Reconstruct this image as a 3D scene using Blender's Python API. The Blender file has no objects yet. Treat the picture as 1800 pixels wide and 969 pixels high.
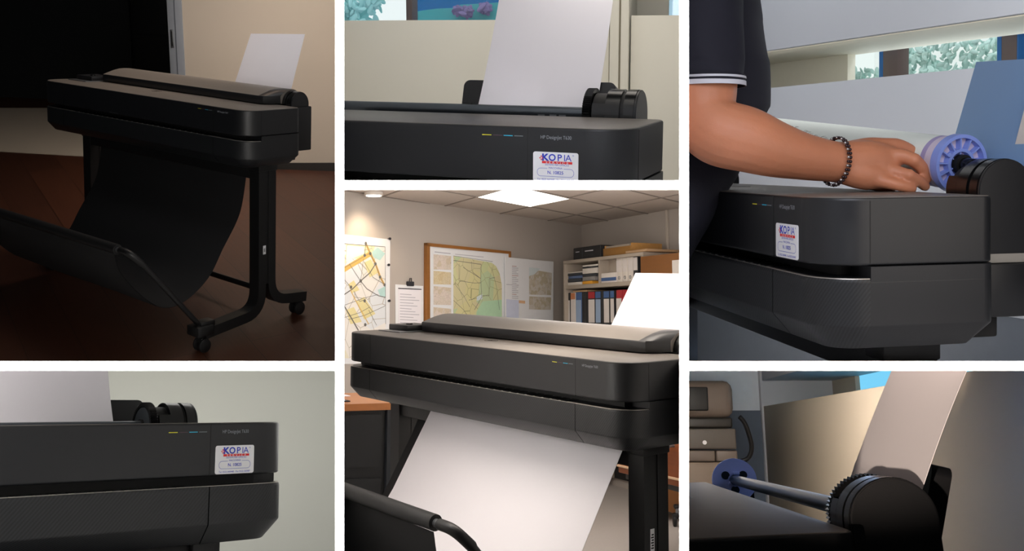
import bpy, bmesh, math, random
from mathutils import Vector, Matrix
random.seed(7)
S = bpy.context.scene
COL = S.collection
PI = math.pi

# ------------------------------------------------------------------ camera, view, world
FPX, CX, CY = 1800.0, 900.0, 330.0            # focal length and principal point for an 1800 x 969 frame
EYE = Vector((0, 0, 1.5))
cd = bpy.data.cameras.new('camera'); cam = bpy.data.objects.new('camera', cd); COL.objects.link(cam)
cam.location = EYE; cam.rotation_euler = (PI/2, 0, 0)
cd.sensor_fit = 'HORIZONTAL'; cd.sensor_width = 36; cd.lens = 36*FPX/1800
cd.shift_y = -(484.5-CY)/1800; cd.clip_start = .01; cd.clip_end = 100
S.camera = cam
w = bpy.data.worlds.new('world'); S.world = w; w.use_nodes = True
w.node_tree.nodes['Background'].inputs[0].default_value = (.5, .55, .6, 1)
w.node_tree.nodes['Background'].inputs[1].default_value = 0.015
vs = S.view_settings; vs.view_transform = 'Standard'; vs.look = 'None'; vs.gamma = 1; vs.exposure = 0; vs.use_curve_mapping = False

# ------------------------------------------------------------------ frames
def RX(a): return Matrix.Rotation(a, 4, 'X')
def RY(a): return Matrix.Rotation(a, 4, 'Y')
def RZ(a): return Matrix.Rotation(a, 4, 'Z')
TE = Matrix.Translation(EYE)
POSE = {
 'A': ((-.6413, .17679, .04713, -1.58525, 4.32703, -.48574), (1.0948, .9110, 1.0027)),
 'B': ((.74182, -.24385, -.03351, -.88916, 1.42359, -1.24248), (.9765, 1.0159, 1.0080)),
 'C': ((-.38505, .14188, .00251, -.43564, 2.14468, -.75672), (1.0394, .9385, 1.0251)),
 'D': ((-.90203, -.06829, -.00121, -.15064, 2.93420, -1.33056), (1.0521, .9582, .9919)),
 'E': ((-1.38700, .02432, -.00897, .35075, 2.14626, -.92405), (.9617, .9919, 1.0482)),
 'F': ((-1.63289, -.24871, -.05187, .18015, 1.58884, -1.34737), (1.0987, .9780, .9306))}
def pose_matrix(p):
    a, b, c, x, y, z = POSE[p][0]
    return TE @ Matrix.Translation((x, y, z)) @ RY(c) @ RX(b) @ RZ(a)
class Frame:
    """a local coordinate system of one room, with sight lines from the camera into it"""
    def __init__(s, M): s.M = M; s.I = M.inverted()
    def ray(s, px, py):
        d = Vector(((px-CX)/FPX, 1, -(py-CY)/FPX)); return s.I @ EYE, (s.I.to_3x3() @ d)
    def at(s, px, py, ax, val):
        o, d = s.ray(px, py); return o + d*((val-o[ax])/d[ax])
    def depth(s, px, py, D):
        return s.I @ (EYE + Vector(((px-CX)/FPX, 1, -(py-CY)/FPX))*D)
PR = {p: Frame(pose_matrix(p)) for p in POSE}
PITCH = {'A': .165, 'B': -.24, 'C': .142, 'D': -.133, 'E': .024, 'F': -.25}
RM = {p: Frame(TE @ RX(PITCH[p])) for p in PITCH}
def hz(p): return CY - FPX*math.tan(PITCH[p])
def wall_frame(p, pxa, Da, pxb, Db):
    """vertical wall of room p through two sight columns at depths Da, Db: x along it, y away from the viewer, z up, 0 at eye level"""
    r = RM[p]
    a = r.depth(pxa, hz(p), Da); b = r.depth(pxb, hz(p), Db)
    x = (b-a); x.z = 0; x.normalize(); z = Vector((0, 0, 1)); y = z.cross(x)
    M = Matrix((x, y, z)).transposed().to_4x4(); M.translation = a
    return Frame(r.M @ M)
PANEL = {'A': (-260, -260, 590, 636), 'B': (-260, 651, 590, 1230), 'C': (604, -260, 1195, 318),
         'D': (604, 333, 1195, 1230), 'E': (1210, -260, 2060, 636), 'F': (1210, 651, 2060, 1230)}
CUR = ['A']                                    # room under construction
BUILT = []

# ------------------------------------------------------------------ materials
def lin(h):
    if not isinstance(h, str): return h
    h = h.lstrip('#'); o = []
    for i in (0, 2, 4):
        c = int(h[i:i+2], 16)/255; o.append(c/12.92 if c <= .04045 else ((c+.055)/1.055)**2.4)
    return tuple(o)
MATS = {}
def mat(name, col=(.5,.5,.5), rough=.5, metal=0, var=.06, vscale=30, bump=0, bscale=200, emit=None, estr=0, spec=.5, sss=0, trans=0, coat=0):
    if name in MATS: return MATS[name]
    m = bpy.data.materials.new(name); m.use_nodes = True; MATS[name] = m
    nt = m.node_tree; b = nt.nodes['Principled BSDF']; c = lin(col)
    tc = nt.nodes.new('ShaderNodeTexCoord')
    nz = nt.nodes.new('ShaderNodeTexNoise'); nz.inputs['Scale'].default_value = vscale; nz.inputs['Detail'].default_value = 4
    nt.links.new(tc.outputs['Object'], nz.inputs['Vector'])
    mx = nt.nodes.new('ShaderNodeMix'); mx.data_type = 'RGBA'
    mx.inputs['A'].default_value = (*[x*(1-var) for x in c], 1); mx.inputs['B'].default_value = (*[min(1, x*(1+var)) for x in c], 1)
    nt.links.new(nz.outputs['Fac'], mx.inputs['Factor']); nt.links.new(mx.outputs['Result'], b.inputs['Base Color'])
    b.inputs['Roughness'].default_value = rough; b.inputs['Metallic'].default_value = metal
    b.inputs['Specular IOR Level'].default_value = spec
    if coat: b.inputs['Coat Weight'].default_value = coat
    if sss:
        b.inputs['Subsurface Weight'].default_value = sss; b.inputs['Subsurface Radius'].default_value = (.012, .004, .002); b.inputs['Subsurface Scale'].default_value = 1
    if trans: b.inputs['Transmission Weight'].default_value = trans
    if emit is not None:
        b.inputs['Emission Color'].default_value = (*lin(emit), 1); b.inputs['Emission Strength'].default_value = estr
    if bump:
        n2 = nt.nodes.new('ShaderNodeTexNoise'); n2.inputs['Scale'].default_value = bscale; n2.inputs['Detail'].default_value = 3
        nt.links.new(tc.outputs['Object'], n2.inputs['Vector'])
        bp = nt.nodes.new('ShaderNodeBump'); bp.inputs['Strength'].default_value = bump; bp.inputs['Distance'].default_value = .002
        nt.links.new(n2.outputs['Fac'], bp.inputs['Height']); nt.links.new(bp.outputs['Normal'], b.inputs['Normal'])
    m['bsdf'] = b.name
    return m
def nodes(m): return m.node_tree, m.node_tree.nodes['Principled BSDF']
def carbon(name, col, col2, rough, scale):
    m = mat(name, col, rough, var=.05); nt, b = nodes(m)
    tc = nt.nodes.new('ShaderNodeTexCoord'); dt = nt.nodes.new('ShaderNodeVectorMath'); dt.operation = 'DOT_PRODUCT'
    dt.inputs[1].default_value = (2*PI*scale, 2*PI*scale, -2*PI*scale*.9)
    sn = nt.nodes.new('ShaderNodeMath'); sn.operation = 'SINE'; wv = nt.nodes.new('ShaderNodeMapRange'); wv.inputs['From Min'].default_value = -1
    nt.links.new(tc.outputs['Object'], dt.inputs[0]); nt.links.new(dt.outputs['Value'], sn.inputs[0]); nt.links.new(sn.outputs[0], wv.inputs['Value'])
    mx = nt.nodes.new('ShaderNodeMix'); mx.data_type = 'RGBA'
    mx.inputs['A'].default_value = (*lin(col), 1); mx.inputs['B'].default_value = (*lin(col2), 1)
    nt.links.new(wv.outputs['Result'], mx.inputs['Factor']); nt.links.new(mx.outputs['Result'], b.inputs['Base Color'])
    bp = nt.nodes.new('ShaderNodeBump'); bp.inputs['Strength'].default_value = .16; bp.inputs['Distance'].default_value = .001
    nt.links.new(wv.outputs['Result'], bp.inputs['Height']); nt.links.new(bp.outputs['Normal'], b.inputs['Normal'])
    return m
def wood(name, c1, c2, mortar, rough, w, h, rot=0, grain=1, spec=.5):
    m = mat(name, c1, rough, spec=spec); nt, b = nodes(m)
    tc = nt.nodes.new('ShaderNodeTexCoord'); mp = nt.nodes.new('ShaderNodeMapping'); mp.inputs['Rotation'].default_value = (0, 0, rot)
    nt.links.new(tc.outputs['Object'], mp.inputs['Vector'])
    br = nt.nodes.new('ShaderNodeTexBrick'); br.inputs['Scale'].default_value = 1; br.inputs['Brick Width'].default_value = w; br.inputs['Row Height'].default_value = h
    br.inputs['Mortar Size'].default_value = .0015; br.inputs['Color1'].default_value = (*lin(c1), 1); br.inputs['Color2'].default_value = (*lin(c2), 1); br.inputs['Mortar'].default_value = (*lin(mortar), 1)
    nt.links.new(mp.outputs[0], br.inputs['Vector'])
    m2 = nt.nodes.new('ShaderNodeMapping'); m2.inputs['Scale'].default_value = (3, 60, 60); nt.links.new(mp.outputs[0], m2.inputs['Vector'])
    nz = nt.nodes.new('ShaderNodeTexNoise'); nz.inputs['Scale'].default_value = 1.2; nz.inputs['Detail'].default_value = 5; nt.links.new(m2.outputs[0], nz.inputs['Vector'])
    mr = nt.nodes.new('ShaderNodeMapRange'); mr.inputs['To Min'].default_value = 1-.45*grain; mr.inputs['To Max'].default_value = 1+.45*grain; nt.links.new(nz.outputs['Fac'], mr.inputs['Value'])
    mx = nt.nodes.new('ShaderNodeMix'); mx.data_type = 'RGBA'; mx.blend_type = 'MULTIPLY'; mx.inputs['Factor'].default_value = 1
    nt.links.new(br.outputs['Color'], mx.inputs['A']); nt.links.new(mr.outputs['Result'], mx.inputs['B']); nt.links.new(mx.outputs['Result'], b.inputs['Base Color'])
    return m
def tiles(name, c, line, size, rot=0):
    m = mat(name, c, .9); nt, b = nodes(m)
    tc = nt.nodes.new('ShaderNodeTexCoord'); mp = nt.nodes.new('ShaderNodeMapping'); mp.inputs['Rotation'].default_value = (0, 0, rot)
    nt.links.new(tc.outputs['Object'], mp.inputs['Vector'])
    br = nt.nodes.new('ShaderNodeTexBrick'); br.offset = 0; br.inputs['Scale'].default_value = 1; br.inputs['Brick Width'].default_value = size; br.inputs['Row Height'].default_value = size
    br.inputs['Mortar Size'].default_value = .006; br.inputs['Color1'].default_value = (*lin(c), 1); br.inputs['Color2'].default_value = (*[x*.96 for x in lin(c)], 1); br.inputs['Mortar'].default_value = (*lin(line), 1)
    nt.links.new(mp.outputs[0], br.inputs['Vector']); nt.links.new(br.outputs['Color'], b.inputs['Base Color'])
    return m
def cells(name, cols, scale, rough=.8, edge=None):
    """printed paper: patches of ink colour with fine lines between them"""
    m = mat(name, cols[0], rough); nt, b = nodes(m)
    tc = nt.nodes.new('ShaderNodeTexCoord')
    vo = nt.nodes.new('ShaderNodeTexVoronoi'); vo.inputs['Scale'].default_value = scale; nt.links.new(tc.outputs['Object'], vo.inputs['Vector'])
    cr = nt.nodes.new('ShaderNodeValToRGB'); cr.color_ramp.interpolation = 'CONSTANT'
    n = len(cols)
    while len(cr.color_ramp.elements) < n: cr.color_ramp.elements.new(.5)
    for i, e in enumerate(cr.color_ramp.elements): e.position = .15+.7*i/n if i else 0; e.color = (*lin(cols[i]), 1)
    nt.links.new(vo.outputs['Color'], cr.inputs['Fac'])
    out = cr.outputs['Color']
    if edge:
        v2 = nt.nodes.new('ShaderNodeTexVoronoi'); v2.feature = 'DISTANCE_TO_EDGE'; v2.inputs['Scale'].default_value = scale*1.7; nt.links.new(tc.outputs['Object'], v2.inputs['Vector'])
        lt = nt.nodes.new('ShaderNodeMath'); lt.operation = 'LESS_THAN'; lt.inputs[1].default_value = .012; nt.links.new(v2.outputs['Distance'], lt.inputs[0])
        mx = nt.nodes.new('ShaderNodeMix'); mx.data_type = 'RGBA'; mx.inputs['B'].default_value = (*lin(edge), 1)
        nt.links.new(lt.outputs[0], mx.inputs['Factor']); nt.links.new(out, mx.inputs['A']); out = mx.outputs['Result']
    nt.links.new(out, b.inputs['Base Color'])
    return m
def glass(name):
    if name in MATS: return MATS[name]
    m = bpy.data.materials.new(name); m.use_nodes = True; MATS[name] = m; nt = m.node_tree
    o = nt.nodes['Material Output']; t = nt.nodes.new('ShaderNodeBsdfTransparent'); g = nt.nodes.new('ShaderNodeBsdfGlossy'); g.inputs['Roughness'].default_value = .05
    nz = nt.nodes.new('ShaderNodeTexNoise'); mr = nt.nodes.new('ShaderNodeMapRange'); mr.inputs['To Min'].default_value = .03; mr.inputs['To Max'].default_value = .07
    nt.links.new(nz.outputs['Fac'], mr.inputs['Value'])
    x = nt.nodes.new('ShaderNodeMixShader'); nt.links.new(mr.outputs[0], x.inputs[0]); nt.links.new(t.outputs[0], x.inputs[1]); nt.links.new(g.outputs[0], x.inputs[2]); nt.links.new(x.outputs[0], o.inputs[0])
    return m
def ramp_emit(name, stops, strength, scale, kind='noise'):
    """daylight scenery far outside a window: sky and sunlit leaves out of focus"""
    m = bpy.data.materials.new(name); m.use_nodes = True; nt = m.node_tree; MATS[name] = m
    b = nt.nodes['Principled BSDF']; b.inputs['Base Color'].default_value = (0, 0, 0, 1); b.inputs['Roughness'].default_value = 1
    tc = nt.nodes.new('ShaderNodeTexCoord')
    nz = nt.nodes.new('ShaderNodeTexNoise'); nz.inputs['Scale'].default_value = scale; nz.inputs['Detail'].default_value = 2
    nt.links.new(tc.outputs['Object'], nz.inputs['Vector'])
    cr = nt.nodes.new('ShaderNodeValToRGB')
    while len(cr.color_ramp.elements) < len(stops): cr.color_ramp.elements.new(.5)
    for e, (p, c) in zip(cr.color_ramp.elements, stops): e.position = p; e.color = (*lin(c), 1)
    nt.links.new(nz.outputs['Fac'], cr.inputs['Fac']); nt.links.new(cr.outputs['Color'], b.inputs['Emission Color']); b.inputs['Emission Strength'].default_value = strength
    return m

# ------------------------------------------------------------------ mesh builder
class MB:
    def __init__(s): s.v = []; s.f = []; s.m = []; s.mats = []
    def mi(s, m):
        if m not in s.mats: s.mats.append(m)
        return s.mats.index(m)
    def add(s, vs, fs, m):
        o = len(s.v); k = s.mi(m); s.v += [Vector(v) for v in vs]
        for f in fs: s.f.append([o+i for i in f]); s.m.append(k)
        return s
    def bm(s, b, m, M=None):
        b.verts.index_update()
        vs = [(M @ v.co if M else v.co.copy()) for v in b.verts]
        s.add(vs, [[v.index for v in f.verts] for f in b.faces], m); b.free(); return s
    def box(s, x0, x1, y0, y1, z0, z1, m, bev=0, M=None, seg=2):
        b = bmesh.new(); bmesh.ops.create_cube(b, size=1)
        for v in b.verts: v.co = Vector(((x0+x1)/2+v.co.x*(x1-x0), (y0+y1)/2+v.co.y*(y1-y0), (z0+z1)/2+v.co.z*(z1-z0)))
        if bev: bmesh.ops.bevel(b, geom=b.edges[:], offset=bev, segments=seg, affect='EDGES', profile=.5)
        return s.bm(b, m, M)
    def loft(s, rings, m, cap=True, closed=True):
        n = len(rings[0]); vs = [p for r in rings for p in r]; fs = []
        for i in range(len(rings)-1):
            for j in range(n if closed else n-1):
                k = (j+1) % n; fs.append([i*n+j, i*n+k, (i+1)*n+k, (i+1)*n+j])
        if cap: fs.append(list(range(n))[::-1]); fs.append([(len(rings)-1)*n+j for j in range(n)])
        return s.add(vs, fs, m)
    def tube(s, pts, r, m, n=14, cap=True, flat=1.0):
        pts = [Vector(p) for p in pts]; rings = []; up = None
        for i, p in enumerate(pts):
            t = (pts[min(i+1, len(pts)-1)]-pts[max(i-1, 0)]).normalized()
            if up is None:
                up = Vector((0, 0, 1)) if abs(t.z) < .9 else Vector((1, 0, 0))
            a = t.cross(up).normalized(); up = a.cross(t).normalized(); ri = r[i] if isinstance(r, (list, tuple)) else r
            rings.append([p + a*ri*math.cos(2*PI*k/n) + up*ri*flat*math.sin(2*PI*k/n) for k in range(n)])
        return s.loft(rings, m, cap)
    def cyl(s, c, ax, r, h, m, n=32, r2=None, bev=0):
        """cylinder from c along axis vector ax (unit) with length h"""
        c = Vector(c); ax = Vector(ax).normalized(); r2 = r if r2 is None else r2
        if bev: pts, rs = [c, c+ax*bev*.3, c+ax*bev, c+ax*(h-bev), c+ax*(h-bev*.3), c+ax*h], [r-bev, r-bev*.3, r, r2, r2-bev*.3, r2-bev]
        else: pts, rs = [c, c+ax*h], [r, r2]
        return s.tube(pts, rs, m, n)
    def prism(s, prof, x0, x1, m, bev=0):
        """profile in (y, z) swept along x"""
        b = bmesh.new(); f = b.faces.new([b.verts.new((x0, y, z)) for y, z in prof]); r = bmesh.ops.extrude_face_region(b, geom=[f])
        for e in r['geom']:
            if isinstance(e, bmesh.types.BMVert): e.co.x = x1
        bmesh.ops.recalc_face_normals(b, faces=b.faces[:])
        if bev: bmesh.ops.bevel(b, geom=[e for e in b.edges if e.calc_face_angle(0) > .9], offset=bev, segments=2, affect='EDGES')
        return s.bm(b, m)
    def sphere(s, c, r, m, u=16, v=10, M=None):
        b = bmesh.new(); bmesh.ops.create_uvsphere(b, u_segments=u, v_segments=v, radius=1)
        rr = Vector(r) if not isinstance(r, (int, float)) else Vector((r, r, r))
        T = Matrix.Translation(c) @ (M.to_4x4() if M else Matrix()) @ Matrix.Diagonal((*rr, 1)); return s.bm(b, m, T)
    def text(s, t, size, m, T, align='LEFT', bold=0, sx=1):
        c = bpy.data.curves.new('lettering', 'FONT'); c.body = t; c.size = size; c.align_x = align; c.offset = bold; c.resolution_u = 5
        o = bpy.data.objects.new('lettering', c); me = o.to_mesh()
        s.add([T @ Vector((v.co.x*sx, v.co.y, 0)) for v in me.vertices], [list(p.vertices) for p in me.polygons], m)
        o.to_mesh_clear(); bpy.data.objects.remove(o); bpy.data.curves.remove(c); return s
    def build(s, name, parent=None, frame=None, sc=None, smooth=35, label=None):
        me = bpy.data.meshes.new(name)
        vs = s.v if sc is None else [Vector((v.x*sc[0], v.y*sc[1], v.z*sc[2])) for v in s.v]
        me.from_pydata(vs, [], s.f)
        for m in s.mats: me.materials.append(m)
        me.polygons.foreach_set('material_index', s.m)
        b = bmesh.new(); b.from_mesh(me); bmesh.ops.recalc_face_normals(b, faces=b.faces[:]); b.to_mesh(me); b.free()
        if smooth:
            me.polygons.foreach_set('use_smooth', [True]*len(me.polygons)); me.set_sharp_from_angle(angle=math.radians(smooth))
        me.update()
        o = bpy.data.objects.new(name, me); COL.objects.link(o)
        if parent: o.parent = parent
        elif frame: o.matrix_world = frame.M
        if label: o['label'] = label
        BUILT.append((o, CUR[0])); return o
def root(name, label, cat, frame, loc=(0,0,0), rz=0, group=None):
    o = bpy.data.objects.new(name, None); COL.objects.link(o); o.empty_display_size = .1
    o.matrix_world = frame.M @ Matrix.Translation(loc) @ RZ(rz)
    o['label'] = label; o['category'] = cat
    if group: o['group'] = group
    BUILT.append((o, CUR[0])); return o
def tag(o, label, cat, group=None):
    o['label'] = label; o['category'] = cat
    if group: o['group'] = group
    return o
def struct(o): o['kind'] = 'structure'; return o
def area(name, M, sx, sy, power, col, spread=180):
    l = bpy.data.lights.new(name, 'AREA'); l.shape = 'RECTANGLE'; l.size = sx; l.size_y = sy; l.energy = power; l.color = lin(col); l.spread = math.radians(spread)
    o = bpy.data.objects.new(name, l); COL.objects.link(o); o.matrix_world = M; return o
def aim(src, dst):
    d = (Vector(dst)-Vector(src)).normalized(); q = d.to_track_quat('-Z', 'Y'); return Matrix.Translation(src) @ q.to_matrix().to_4x4()
def lamp(name, p, src, dst, sx, sy, power, col, spread=180):
    """src/dst as (px, py, depth) sight points of room p's cell"""
    a = RM[p].M @ RM[p].depth(*src); b = RM[p].M @ RM[p].depth(*dst)
    return area(name, aim(a, b), sx, sy, power, col, spread)
def spot(name, p, src, dst, power, col, size, blend=.5, rad=.05):
    a = RM[p].M @ RM[p].depth(*src); b = RM[p].M @ RM[p].depth(*dst)
    l = bpy.data.lights.new(name, 'SPOT'); l.energy = power; l.color = lin(col); l.spot_size = math.radians(size); l.spot_blend = blend; l.shadow_soft_size = rad
    o = bpy.data.objects.new(name, l); COL.objects.link(o); o.matrix_world = aim(a, b); return o

# ------------------------------------------------------------------ lights for the rooms and partition edges, most of them unseen
D0 = .86                                        # depth of the front edges of the partitions
GUT_V, GUT_H = [(589, 605), (1194, 1211)], [(-260, 589, 635, 652), (605, 1194, 317, 334), (1211, 2060, 635, 652)]
def P3(px, py, D): return EYE + Vector(((px-CX)/FPX, 1, -(py-CY)/FPX))*D
STRIP = 4.6                                     # watts per metre of the added lights that whiten the partition edges
def strip(name, a, b):
    c = (a+b)/2; d = b-a; L = d.length; x = d.normalized(); z = Vector((0, -1, 0)); y = z.cross(x)
    M = Matrix((x, y, z)).transposed().to_4x4(); M.translation = c + Vector((0, -.05, 0))
    area(name, M, L, .004, STRIP*L*.05, '#ffffff', 22)
for a, b in GUT_V: strip('edge_fill', P3((a+b)/2, -30, D0), P3((a+b)/2, 1000, D0))
for x0, x1, a, b in GUT_H: strip('edge_fill', P3(max(x0, -20), (a+b)/2, D0), P3(min(x1, 1820), (a+b)/2, D0))

lamp('unseen_lamp', 'A', (540, -420, 4.8), (480, 100, 5.5), .5, .2, 16, '#fff0e2', 100)
lamp('unseen_lamp', 'A', (330, -420, 4.25), (310, 500, 4.5), .9, .3, 2.0, '#ffe0c8', 90)
lamp('unseen_lamp', 'B', (-500, 600, 1.5), (420, 830, 2.4), .8, .8, 19, '#fffaf4')  # unseen light added at the left side, not at a ceiling
lamp('wall_fill', 'B', (300, 700, 2.3), (430, 830, 2.95), 1.2, .2, 6, '#fffcf6')  # added fill behind the printer to brighten the wall
lamp('unseen_lamp', 'C', (820, -900, 1.5), (900, 200, 2.9), 1.2, .6, 4.6, '#fff8ee')
lamp('wall_fill', 'C', (850, -330, 2.55), (880, 120, 2.95), 1.4, .15, 1.7, '#fffaf0', 140)  # added fill that lifts the panels against the paper
lamp('side_fill', 'C', (1090, -160, 2.25), (1194, 240, 2.45), .3, .3, .9, '#fff6ea')  # added fill on the partition, to brighten the printer's side
lamp('unseen_lamp', 'D', (930, 342, 2.74), (915, 800, 2.78), .9, .22, 6, '#fff3e6', 130)
lamp('unseen_lamp', 'D', (900, 350, 4.6), (880, 600, 6.6), 1.2, .4, 13, '#fff6ee', 170)
def bulb(name, p, at, power, col, rad):
    l = bpy.data.lights.new(name, 'POINT'); l.energy = power; l.color = lin(col); l.shadow_soft_size = rad
    o = bpy.data.objects.new(name, l); COL.objects.link(o); o.location = RM[p].M @ RM[p].depth(*at)
bulb('room_fill', 'D', (1010, 500, 5.0), 14, '#fff6f0', .25)  # added mid-room fill that lifts ceiling and walls
spot('downlight_lamp', 'D', (657, 346, 6.0), (650, 700, 6.3), 10, '#ffe4c4', 100, .8, .04)
lamp('day_fill', 'E', (1500, -420, .95), (1480, 300, 1.9), .8, .4, 6.0, '#f2f4ff')  # added fill above the opening for the near side of the arm
lamp('side_fill', 'E', (2040, 300, 1.25), (1640, 450, 1.6), .4, .4, .9, '#fff4ea')  # added fill for the printer's right side
lamp('unseen_lamp', 'E', (1950, -260, 2.0), (1560, 120, 3.0), .6, .6, 8.5, '#f4f2f2')
spot('outside_spot', 'F', (1211, 800, .5), (1750, 800, 2.3), 420, '#ffe8d4', 7.5, .25, .03)
so = bpy.data.objects['outside_spot']; so.matrix_world = aim(EYE+Vector((-1.02, -1.2, .10)), EYE+Vector((1.02, 2.24, -.42))) @ Matrix.Diagonal((1, .62, 1, 1))  # unseen spot added in front of the rooms, cone squeezed to this opening
lamp('day_fill', 'F', (1690, 659, 2.05), (1690, 900, 2.25), .3, .15, .45, '#7db0ff', 160)  # added blue fill that tints the shadowed wall
lamp('day_fill', 'F', (1420, 668, 2.5), (1350, 860, 2.4), .5, .2, .8, '#b8d4ff')  # added bluish fill for the left of the room
lamp('unseen_lamp', 'F', (1270, 668, 3.0), (1330, 760, 4.3), .5, .2, 11, '#fff2e6')  # unseen fill added for the copier corner

# ------------------------------------------------------------------ partitions between the rooms (white edges towards the viewer)
M_PART = mat('white_partition', '#f6f6f6', .8, var=.01)
def wedge(name, px0, px1, py0, py1, d1):
    m = MB(); q = [(px0, py0), (px1, py0), (px1, py1), (px0, py1)]
    v = [P3(x, y, D0) for x, y in q] + [P3(x, y, d1) for x, y in q]
    m.add(v, [[0,1,2,3],[7,6,5,4],[0,4,5,1],[1,5,6,2],[2,6,7,3],[3,7,4,0]], M_PART)
    o = m.build(name, smooth=0); BUILT.pop(); return struct(o)
wedge('wall_partition_left', 589, 605, -900, 1900, 10)
wedge('wall_partition_right', 1194, 1211, -900, 1900, 10)
for x0, x1, a, b in GUT_H: wedge('wall_partition_middle', x0 if x0 > 0 else -900, x1 if x1 < 1800 else 2700, a, b, 10)

# ------------------------------------------------------------------ materials of the printers
PL = mat('black_plastic', '#131417', .40, spec=.5, bump=.05, bscale=900)
PT = mat('lit_top_plastic', '#6a645e', .42, bump=.08, bscale=1200)  # lighter than black_plastic: overhead light and sheen put into the colour
PD = mat('dark_recess', '#050505', .6)
PC = carbon('carbon_weave', '#0d0e0f', '#1e2023', .42, 135)
PG = mat('glossy_black', '#0b0c0d', .22)
ST = mat('dark_steel', '#5c6268', .33, metal=.85)
CH = mat('grey_metal', '#8d8f92', .35, metal=.9)
LAV = mat('lavender_plastic', '#c2c3ec', .45)
BLU = mat('blue_plastic', '#8398e0', .4)
PAP = mat('white_paper', '#ece9ee', .85, var=.015, vscale=6)
FAB = mat('black_fabric', '#141416', .75, bump=.2, bscale=700)
LEA = mat('black_leatherette', '#131314', .5, bump=.15, bscale=500)
RUB = mat('black_rubber', '#0c0c0e', .55)
LEG = mat('black_paint', '#0d0d0e', .45)
WHT = mat('white_label', '#e9e9ec', .6)
INKB = mat('blue_ink', '#2438b8', .6); INKR = mat('red_ink', '#e02428', .6); INKG = mat('grey_print', '#8f9299', .6); INKK = mat('black_ink', '#22232a', .7)
YEL = mat('yellow_stripe', '#d9d436', .5); MAG = mat('magenta_stripe', '#4a2e3c', .5); CYN = mat('cyan_stripe', '#2fb4d6', .5); GRS = mat('grey_stripe', '#6f7478', .5)
GLINT = mat('lip_glint', '#a39e97', .33, metal=.8)  # highlight along the slot ledge, painted as a bright metal tone
STRP = mat('pale_strip', '#837f78', .6)

def outline(x0, x1, y0, y1, rf, rr, ins=0, z=0, n=8):
    x0 += ins; x1 -= ins; y0 += ins; y1 -= ins; rf = max(rf-ins, .002); rr = max(rr-ins, .002); P = []
    for cx, cy, r, a0 in ((x1-rf, y0+rf, rf, -90), (x1-rr, y1-rr, rr, 0), (x0+rr, y1-rr, rr, 90), (x0+rf, y0+rf, rf, 180)):
        for k in range(-1, n+2):                        # one point more on the straight at each end keeps the flats flat
            a = math.radians(a0+90*min(max(k, 0), n)/n); e = .0015 if k < 0 else -.0015 if k > n else 0
            P.append(Vector((cx+r*math.cos(a)+e*math.sin(a), cy+r*math.sin(a)-e*math.cos(a), z)))
    return P
def slab(shape, prof, m, xa=None, xb=None, ya=None):
    t = MB().loft([outline(*shape, ins=i, z=z) for z, i in prof], m)
    me = bpy.data.meshes.new('tmp'); me.from_pydata(t.v, [], t.f); b = bmesh.new(); b.from_mesh(me); bpy.data.meshes.remove(me)
    if ya is not None:
        r = bmesh.ops.bisect_plane(b, geom=b.verts[:]+b.edges[:]+b.faces[:], plane_co=(0, ya, 0), plane_no=(0, -1, 0), clear_outer=True)
        bmesh.ops.edgenet_fill(b, edges=[e for e in r['geom_cut'] if isinstance(e, bmesh.types.BMEdge)])
    for x, sgn in ((xa, -1), (xb, 1)):
        if x is None: continue
        r = bmesh.ops.bisect_plane(b, geom=b.verts[:]+b.edges[:]+b.faces[:], plane_co=(x, 0, 0), plane_no=(sgn, 0, 0), clear_outer=True)
        ed = [e for e in r['geom_cut'] if isinstance(e, bmesh.types.BMEdge)]
        bmesh.ops.edgenet_fill(b, edges=ed)
    t = MB().bm(b, m)
    if m is PC:                                     # the weave stops where the corner runs into the side
        for k, f in enumerate(t.f):
            if sum(t.v[i].y for i in f)/len(f) > .074: t.m[k] = t.mi(PL)
    return t
FRONT = lambda x, z, y=-.0006: Matrix(((1,0,0,x),(0,0,1,y),(0,1,0,z),(0,0,0,1)))
def rrect(x0, x1, z0, z1, r, y, n=5):
    P = []
    for cx, cz, a0 in ((x1-r, z1-r, 0), (x0+r, z1-r, 90), (x0+r, z0+r, 180), (x1-r, z0+r, 270)):
        for k in range(n+1): a = math.radians(a0+90*k/n); P.append((cx+r*math.cos(a), y, cz+r*math.sin(a)))
    return P
def arc(cy, cz, r, a0, a1, n): return [(cy+r*math.cos(math.radians(a0+(a1-a0)*k/n)), cz+r*math.sin(math.radians(a0+(a1-a0)*k/n))) for k in range(n+1)]
XL, XR = -.4866, .479
YC, ZC, RC = .344, .884, .05

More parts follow.
